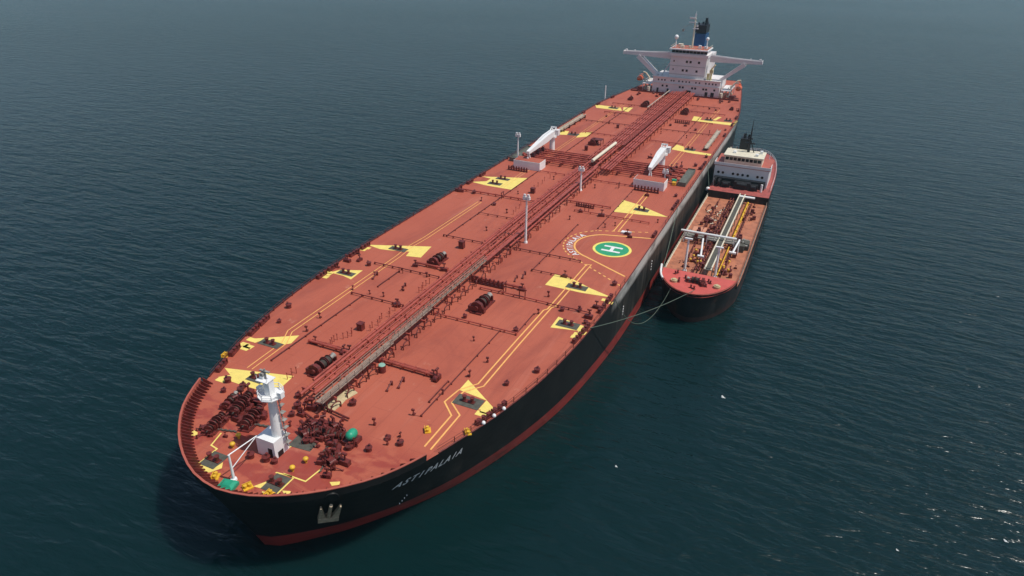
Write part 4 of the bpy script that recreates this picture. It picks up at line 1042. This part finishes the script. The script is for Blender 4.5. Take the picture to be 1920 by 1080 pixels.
# forecastle gear
def bgear(x, y, z, s_=1., rz=0): o = copy_tree(proto_w, B, (x, y, z), rz); o.scale = (s_,)*3; return o
bgear(102.5, YC-.2, ZF, .62, pi/2)
for x, y in ((101.5, YC+3.6), (103.5, YC+2.2), (103.8, YC-3), (99.2, YC), (105.5, YC+5), (101.2, YC-2.2)):
    o = link('bollard', bolm, B, (x, y, ZF), random.uniform(0, 3)); o.scale = (.6,)*3
for x, y in ((101, YC+4.6), (102, YC-5)): cr = MB(); cr.cyl((x, y, ZF), (x, y, ZF+.5), .8, .8, 12); cr.cyl((x, y, ZF+.5), (x, y, ZF+.7), .5, .5, 12); cr.build('rope_coil', m_tarp, B)
# twin white catwalk beams
for y in (-41.8, -43.3):
    pass
cw = MB(); cw.box((140.8, -42.0, ZM+2.3), (61, .3, .3)); cw.box((140.8, -43.5, ZM+2.3), (61, .3, .3)); cwk = cw.build('catwalk_beams', m_cream, B)
MB().box((140.8, -42.85, ZM+2.15), (61, 1.25, .1)).build('grating', m_pad, cwk)
lgm = MB().box((0, 0, 0), (.25, .25, 2.1)).mesh('leg', m_grey)
for i in range(12):
    for y in (-42.0, -43.7): link('leg', lgm, cwk, (111.5+i*5.3, y, ZM+1.05))
for y, r, m, x0, x1 in ((-45.0, .28, m_yelp, 132, 168), (-45.0, .16, m_yelp, 111, 130), (-40.4, .2, m_gear, 112, 170), (-39.6, .16, m_gear, 112, 170), (-46.1, .16, m_gear, 112, 168), (-36.5, .13, m_gear, 118, 168)):
    mb = MB().cyl((x0, y, ZM+.9), (x1, y, ZM+.9), r, r, 8); mb_n = int((x1-x0)/4)
    for i in range(mb_n): mb.cyl((x0+2+i*4, y, ZM+.9), (x0+2.2+i*4, y, ZM+.9), r*1.8, r*1.8, 8); mb.box((x0+2+i*4, y, ZM+.45), (.2, .3, .9))
    mb.build('cargo_pipe', m, B)
# manifold crossing and hose arm
mf = MB()
for x, r in ((131.5, .3), (132.8, .42), (134.2, .25), (135.4, .3)):
    mf.cyl((x, -32.6, ZM+1.4), (x, -49.4, ZM+1.4), r, r, 8)
    for k in range(7): mf.cyl((x, -33.5-k*2.4, ZM+1.4), (x, -33.8-k*2.4, ZM+1.4), r*1.7, r*1.7, 8)
mf.build('manifold', m_grey, B)
for x in (131.5, 133.5, 135.4):
    for y in (-36, -38.5, -47): mv = MB(); mv.box((x, y, ZM+1.6), (.9, .9, 1.4)); mv.cyl((x, y, ZM+2.2), (x, y, ZM+2.9), .4, .4, 8); mv.build('valve', m_gear, B)
hb_ = MB(); hb_.cyl((130.6, -32.0, ZM+3.2), (130.6, -46.5, ZM+3.2), .32, .32, 8)
for y in (-33, -39, -46): hb_.box((130.6, y, ZM+1.6), (.25, .25, 3.2))
hb_.build('hose_beam', m_white, B)
bk = MB()
for x, y in ((133, -48.6), (131, -47.6)): bk.box((x, y, ZM+1), (2.6, 2.2, 1.8))
bk.build('manifold_box', m_pad, B)
for (x, y, h) in ((111.8, -37.1, 8.7), (111.5, -44.5, 8.0)):
    lp = MB(); lp.cyl((x, y, ZM), (x, y, ZM+h), .34, .22, 8); lp.cyl((x, y, ZM), (x, y, ZM+.5), .6, .5, 8); lp.box((x, y, ZM+h), (.5, 1.8, .3)); lp.build('derrick_post', m_white, B)
for x0, y0, x1, y1, z0, z1 in ((120, -39.4, 127.5, -38.4, 1.2, 3.0), (124, -46.6, 128.5, -47.4, 2, 4)):
    k = MB().cyl((x0, y0, ZM+z0), (x1, y1, ZM+z1), .28, .24, 8); k.cyl((x1, y1, ZM), (x1, y1, ZM+z1), .2, .2, 6); k.box((x0, y0, ZM+z0), (.7, 1.6, .4)); k.build('hose_boom', m_white, B)
MB().box((138, -35.6, ZM+.5), (5.5, 3.6, 1.0)).build('hatch_cover', mat('faded_hatch_paint', (.62, .28, .17), .6, noise=.1), B)
random.seed(11)
for i in range(95):
    x = random.uniform(110, 171); y = random.choice((random.uniform(-40.8, -34.2), random.uniform(-48.4, -44.2), random.uniform(-41, -36)))
    if 135 < x < 141.5 and y > -38: continue
    nme = random.choice(('tank_hatch', 'vent_post', 'valve_stand', 'valve_stand', 'deck_locker', 'pipe_davit'))
    o = link(nme, F[nme], B, (x, y, ZM), random.uniform(0, 3)); k = random.uniform(.45, .8); o.scale = (k, k, k)
for i in range(12):
    x = random.uniform(111, 129); y = random.uniform(-40.5, -37)
    o = link('mushroom_vent', ymm, B, (x, y if i % 2 else y-6.5, ZM), 0); o.scale = (.7, .7, .9)
for i in range(7):      # hoses laid over the cargo deck
    x = random.uniform(140, 168); y = random.uniform(-40, -35); pts = []
    for k in range(12): pts.append((x, y, ZM+.18)); x += random.uniform(-.3, 1.4); y += random.uniform(-.9, .9); y = max(-40.4, min(-34, y))
    MB().tube(pts, .12, 5).build('cargo_hose', m_gear if i % 3 else m_cream, B)
# bunker tanker's house
ZQ = ZF+.3
hs = MB(); hs.box((186, -40.4, ZQ+2.9), (13, 16.8, 5.8)); sh = hs.build('superstructure', m_house, B)
MB().box((178.6, -40.4, ZQ+1.2), (1.8, 15.8, 2.4)).build('recess_shade', m_black, sh)  # solid black block: painted shade of the dark recess at the house foot
for y in (-33.4, -34.8, -38.0, -39.5, -41.0, -42.6, -45.6, -47.0): MB().cyl((179.46, y, ZQ+3.6), (179.38, y, ZQ+3.6), .42, .42, 12).build('porthole', m_glass, sh)
for y, w_, h in ((-33.2, .6, 2.6), (-34.5, .9, 2.2), (-36.6, 2.6, 1.6), (-41.6, 5, 2.2), (-45.2, 2.4, 1.8)):
    k = MB(); k.box((176.6, y, ZQ+h/2), (2.0, w_, h)); k.cyl((175.6, y-w_*.3, ZQ+h*.7), (175.6, y+w_*.3, ZQ+h*.7), .65, .65, 10); k.build('mooring_gear', m_black, B)
for y in (-33.0, -47.6): MB().cyl((176, y, ZQ), (176, y, ZQ+2.4), .35, .35, 10).build('vent_pipe', m_white, B)
MB().box((169.2, -44.4, ZQ-.1), (1.2, 4.5, .3)).build('stair_landing', m_white, B)
br = MB(); br.box((186.5, -40.4, ZQ+5.9), (14.2, 17.4, .2)); br.build('bridge_deck', m_bul, sh)
pb = MB(); pb.box((179.4, -40.4, ZQ+6.45), (.15, 17.4, .9)); pb.box((182, -31.75, ZQ+6.45), (5, .15, .9)); pb.box((182, -49.05, ZQ+6.45), (5, .15, .9)); pb.build('bridge_screen', m_house, sh)
wh = MB(); wh.box((185.5, -40.2, ZQ+7.4), (8, 11.6, 2.8)); w2 = wh.build('wheelhouse', m_cream, B)
for i in range(9): MB().box((181.46, -45.2+i*1.25, ZQ+7.9), (.1, 1.0, .95)).build('bridge_window', m_glass, w2)
MB().box((185.4, -40.2, ZQ+8.95), (8.8, 12.4, .3)).build('roof', m_cream, w2)
for x, y, d_ in ((183.5, -44, (1, 1, .7)), (184.5, -37, (1.2, .9, .6)), (187.2, -45, (1, .8, .9))): MB().box((x, y, ZQ+9.1+d_[2]/2), d_).build('roof_locker', m_white, w2)
mm = MB(); mm.cyl((187.5, -40.8, ZQ+9.1), (187.5, -40.8, ZQ+17), .45, .16, 8); mm.cyl((187.5, -40.8, ZQ+17), (187.5, -40.8, ZQ+19.6), .12, .06, 6)
mm.box((187.5, -40.8, ZQ+12), (.5, 3.2, .4)); mm.box((187.4, -40.8, ZQ+13.6), (.5, 1.6, .4)); mm.tube([(190, -40.8, ZQ+9), (187.6, -40.8, ZQ+14)], .2, 6); mm.tube([(187.6, -42.6, ZQ+9), (187.5, -40.8, ZQ+13.5)], .16, 6)
mm.build('mast', m_black, B)
fu = MB(); fu.box((192.5, -39.0, ZQ+8), (5, 3.4, 9), 0, .85); fu.cyl((192, -38.6, ZQ+12), (192, -38.6, ZQ+14), .5, .4, 8); fu.cyl((193, -39.8, ZQ+12), (193, -39.8, ZQ+13.5), .4, .35, 8); fu.build('funnel', m_black, B)
cl_ = MB()
for x, y, h in ((196, -36, 5), (197, -44, 4), (194, -35, 6.5), (198, -40, 4.5)): cl_.box((x, y, ZQ+h/2), (3, 2.4, h))
cl_.build('engine_casing', m_gear, B)
for x, y in ((190, -35.6), (191.5, -34.8), (193.5, -36.5), (191, -44.8)): MB().tube([(x, y, ZQ+5.9), (x, y, ZQ+8.6), (x-.8, y, ZQ+9)], .3, 8).build('cowl_vent', m_cream, B)
for x, y in ((192, -47.4), (200, -47), (206, -44)): MB().cyl((x, y, ZQ), (x, y, ZQ+5.5), .14, .1, 6).build('flag_staff', m_white, B)
MB().ball((172.5, -31.8, ZQ-.4), .75, 12, 8).build('fender_ball', m_white, B)

# fenders between the ships
random.seed(5)
fnames = ['black floating fender between the two hulls nearest the bow of the small tanker', 'black floating fender between the two hulls nearest the small bridge house']
for i, x in enumerate((121, 160)):
    f = MB(); yc = -31.05; f.cyl((x-1.6, yc, SEA+.5), (x+1.6, yc, SEA+.5), .85, .85, 16); f.ball((x-1.6, yc, SEA+.5), .85, 12, 8); f.ball((x+1.6, yc, SEA+.5), .85, 12, 8)
    tag(f.build('ship_fender', m_black), fnames[i], 'fender', 'fenders between the two ships')

# mooring lines
def rope(a, b, sag, r, label, n=28):
    a = Vector(a); b = Vector(b); pts = []
    for i in range(n+1):
        t = i/n; p = a.lerp(b, t); p.z -= 4*sag*t*(1-t); pts.append(p)
    o = MB().tube(pts, r, 6).build('mooring_rope', m_rope); tag(o, label, 'rope', 'mooring ropes between the two ships'); return o
fA = S(1098, 616); fB = (97.2, -39.0, ZF+.6)
rope((60, -29.4, .6), (97.6, -42.0, ZF+.5), 1.0, .075, 'taut grey mooring rope from the big tanker to the small bow')
rope((73.5, -30.1, .4), (96.6, -37.0, ZF+.6), 7.6, .07, 'slack rope hanging in a deep loop down to the water')
rope((131, -30.2, .3), (103.5, -33.2, ZF+.6), .8, .09, 'long mooring rope led aft from the left shoulder of the small tanker')
rope((176, -30.2, .3), (172.5, -32.0, ZF+.9), .3, .1, 'short mooring rope beside the small white bridge house')

# floating scraps
for i, (px, py, s_, lb) in enumerate(((1355, 745, 0.30, 'pale scrap afloat at right of the big hull, the largest of the scraps'), (1155, 875, 0.17, 'small pale scrap afloat below the red waterline of the big hull'),
                                      (1885, 1015, 0.22, 'pale scrap afloat near the lower right corner'), (1682, 1032, 0.15, 'tiny pale scrap afloat left of the corner one'))):
    p = S(px, py, SEA); f = MB(); f.ball((p.x, p.y, SEA+.05), s_, 8, 6, .35); f.ball((p.x+s_*1.2, p.y+s_*.5, SEA+.04), s_*.6, 8, 6, .35); f.ball((p.x-s_*.3, p.y-s_*1.3, SEA+.04), s_*.45, 8, 6, .35)
    tag(f.build('floating_scrap', m_foam), lb, 'scrap', 'pale scraps floating on the sea')

# thin sea haze round the ships and the camera
hz = bpy.data.materials.new('sea_haze'); hz.use_nodes = True; hn = hz.node_tree
hn.nodes.remove(hn.nodes['Principled BSDF']); pv = hn.nodes.new('ShaderNodeVolumePrincipled')
pv.inputs['Color'].default_value = (.50, .92, 1.0, 1); pv.inputs['Density'].default_value = .00011; pv.inputs['Anisotropy'].default_value = .3
hn.links.new(pv.outputs[0], hn.nodes['Material Output'].inputs['Volume'])
tag(MB().box((0, 0, 30), (36000, 36000, 100)).build('haze', hz), kind='stuff')
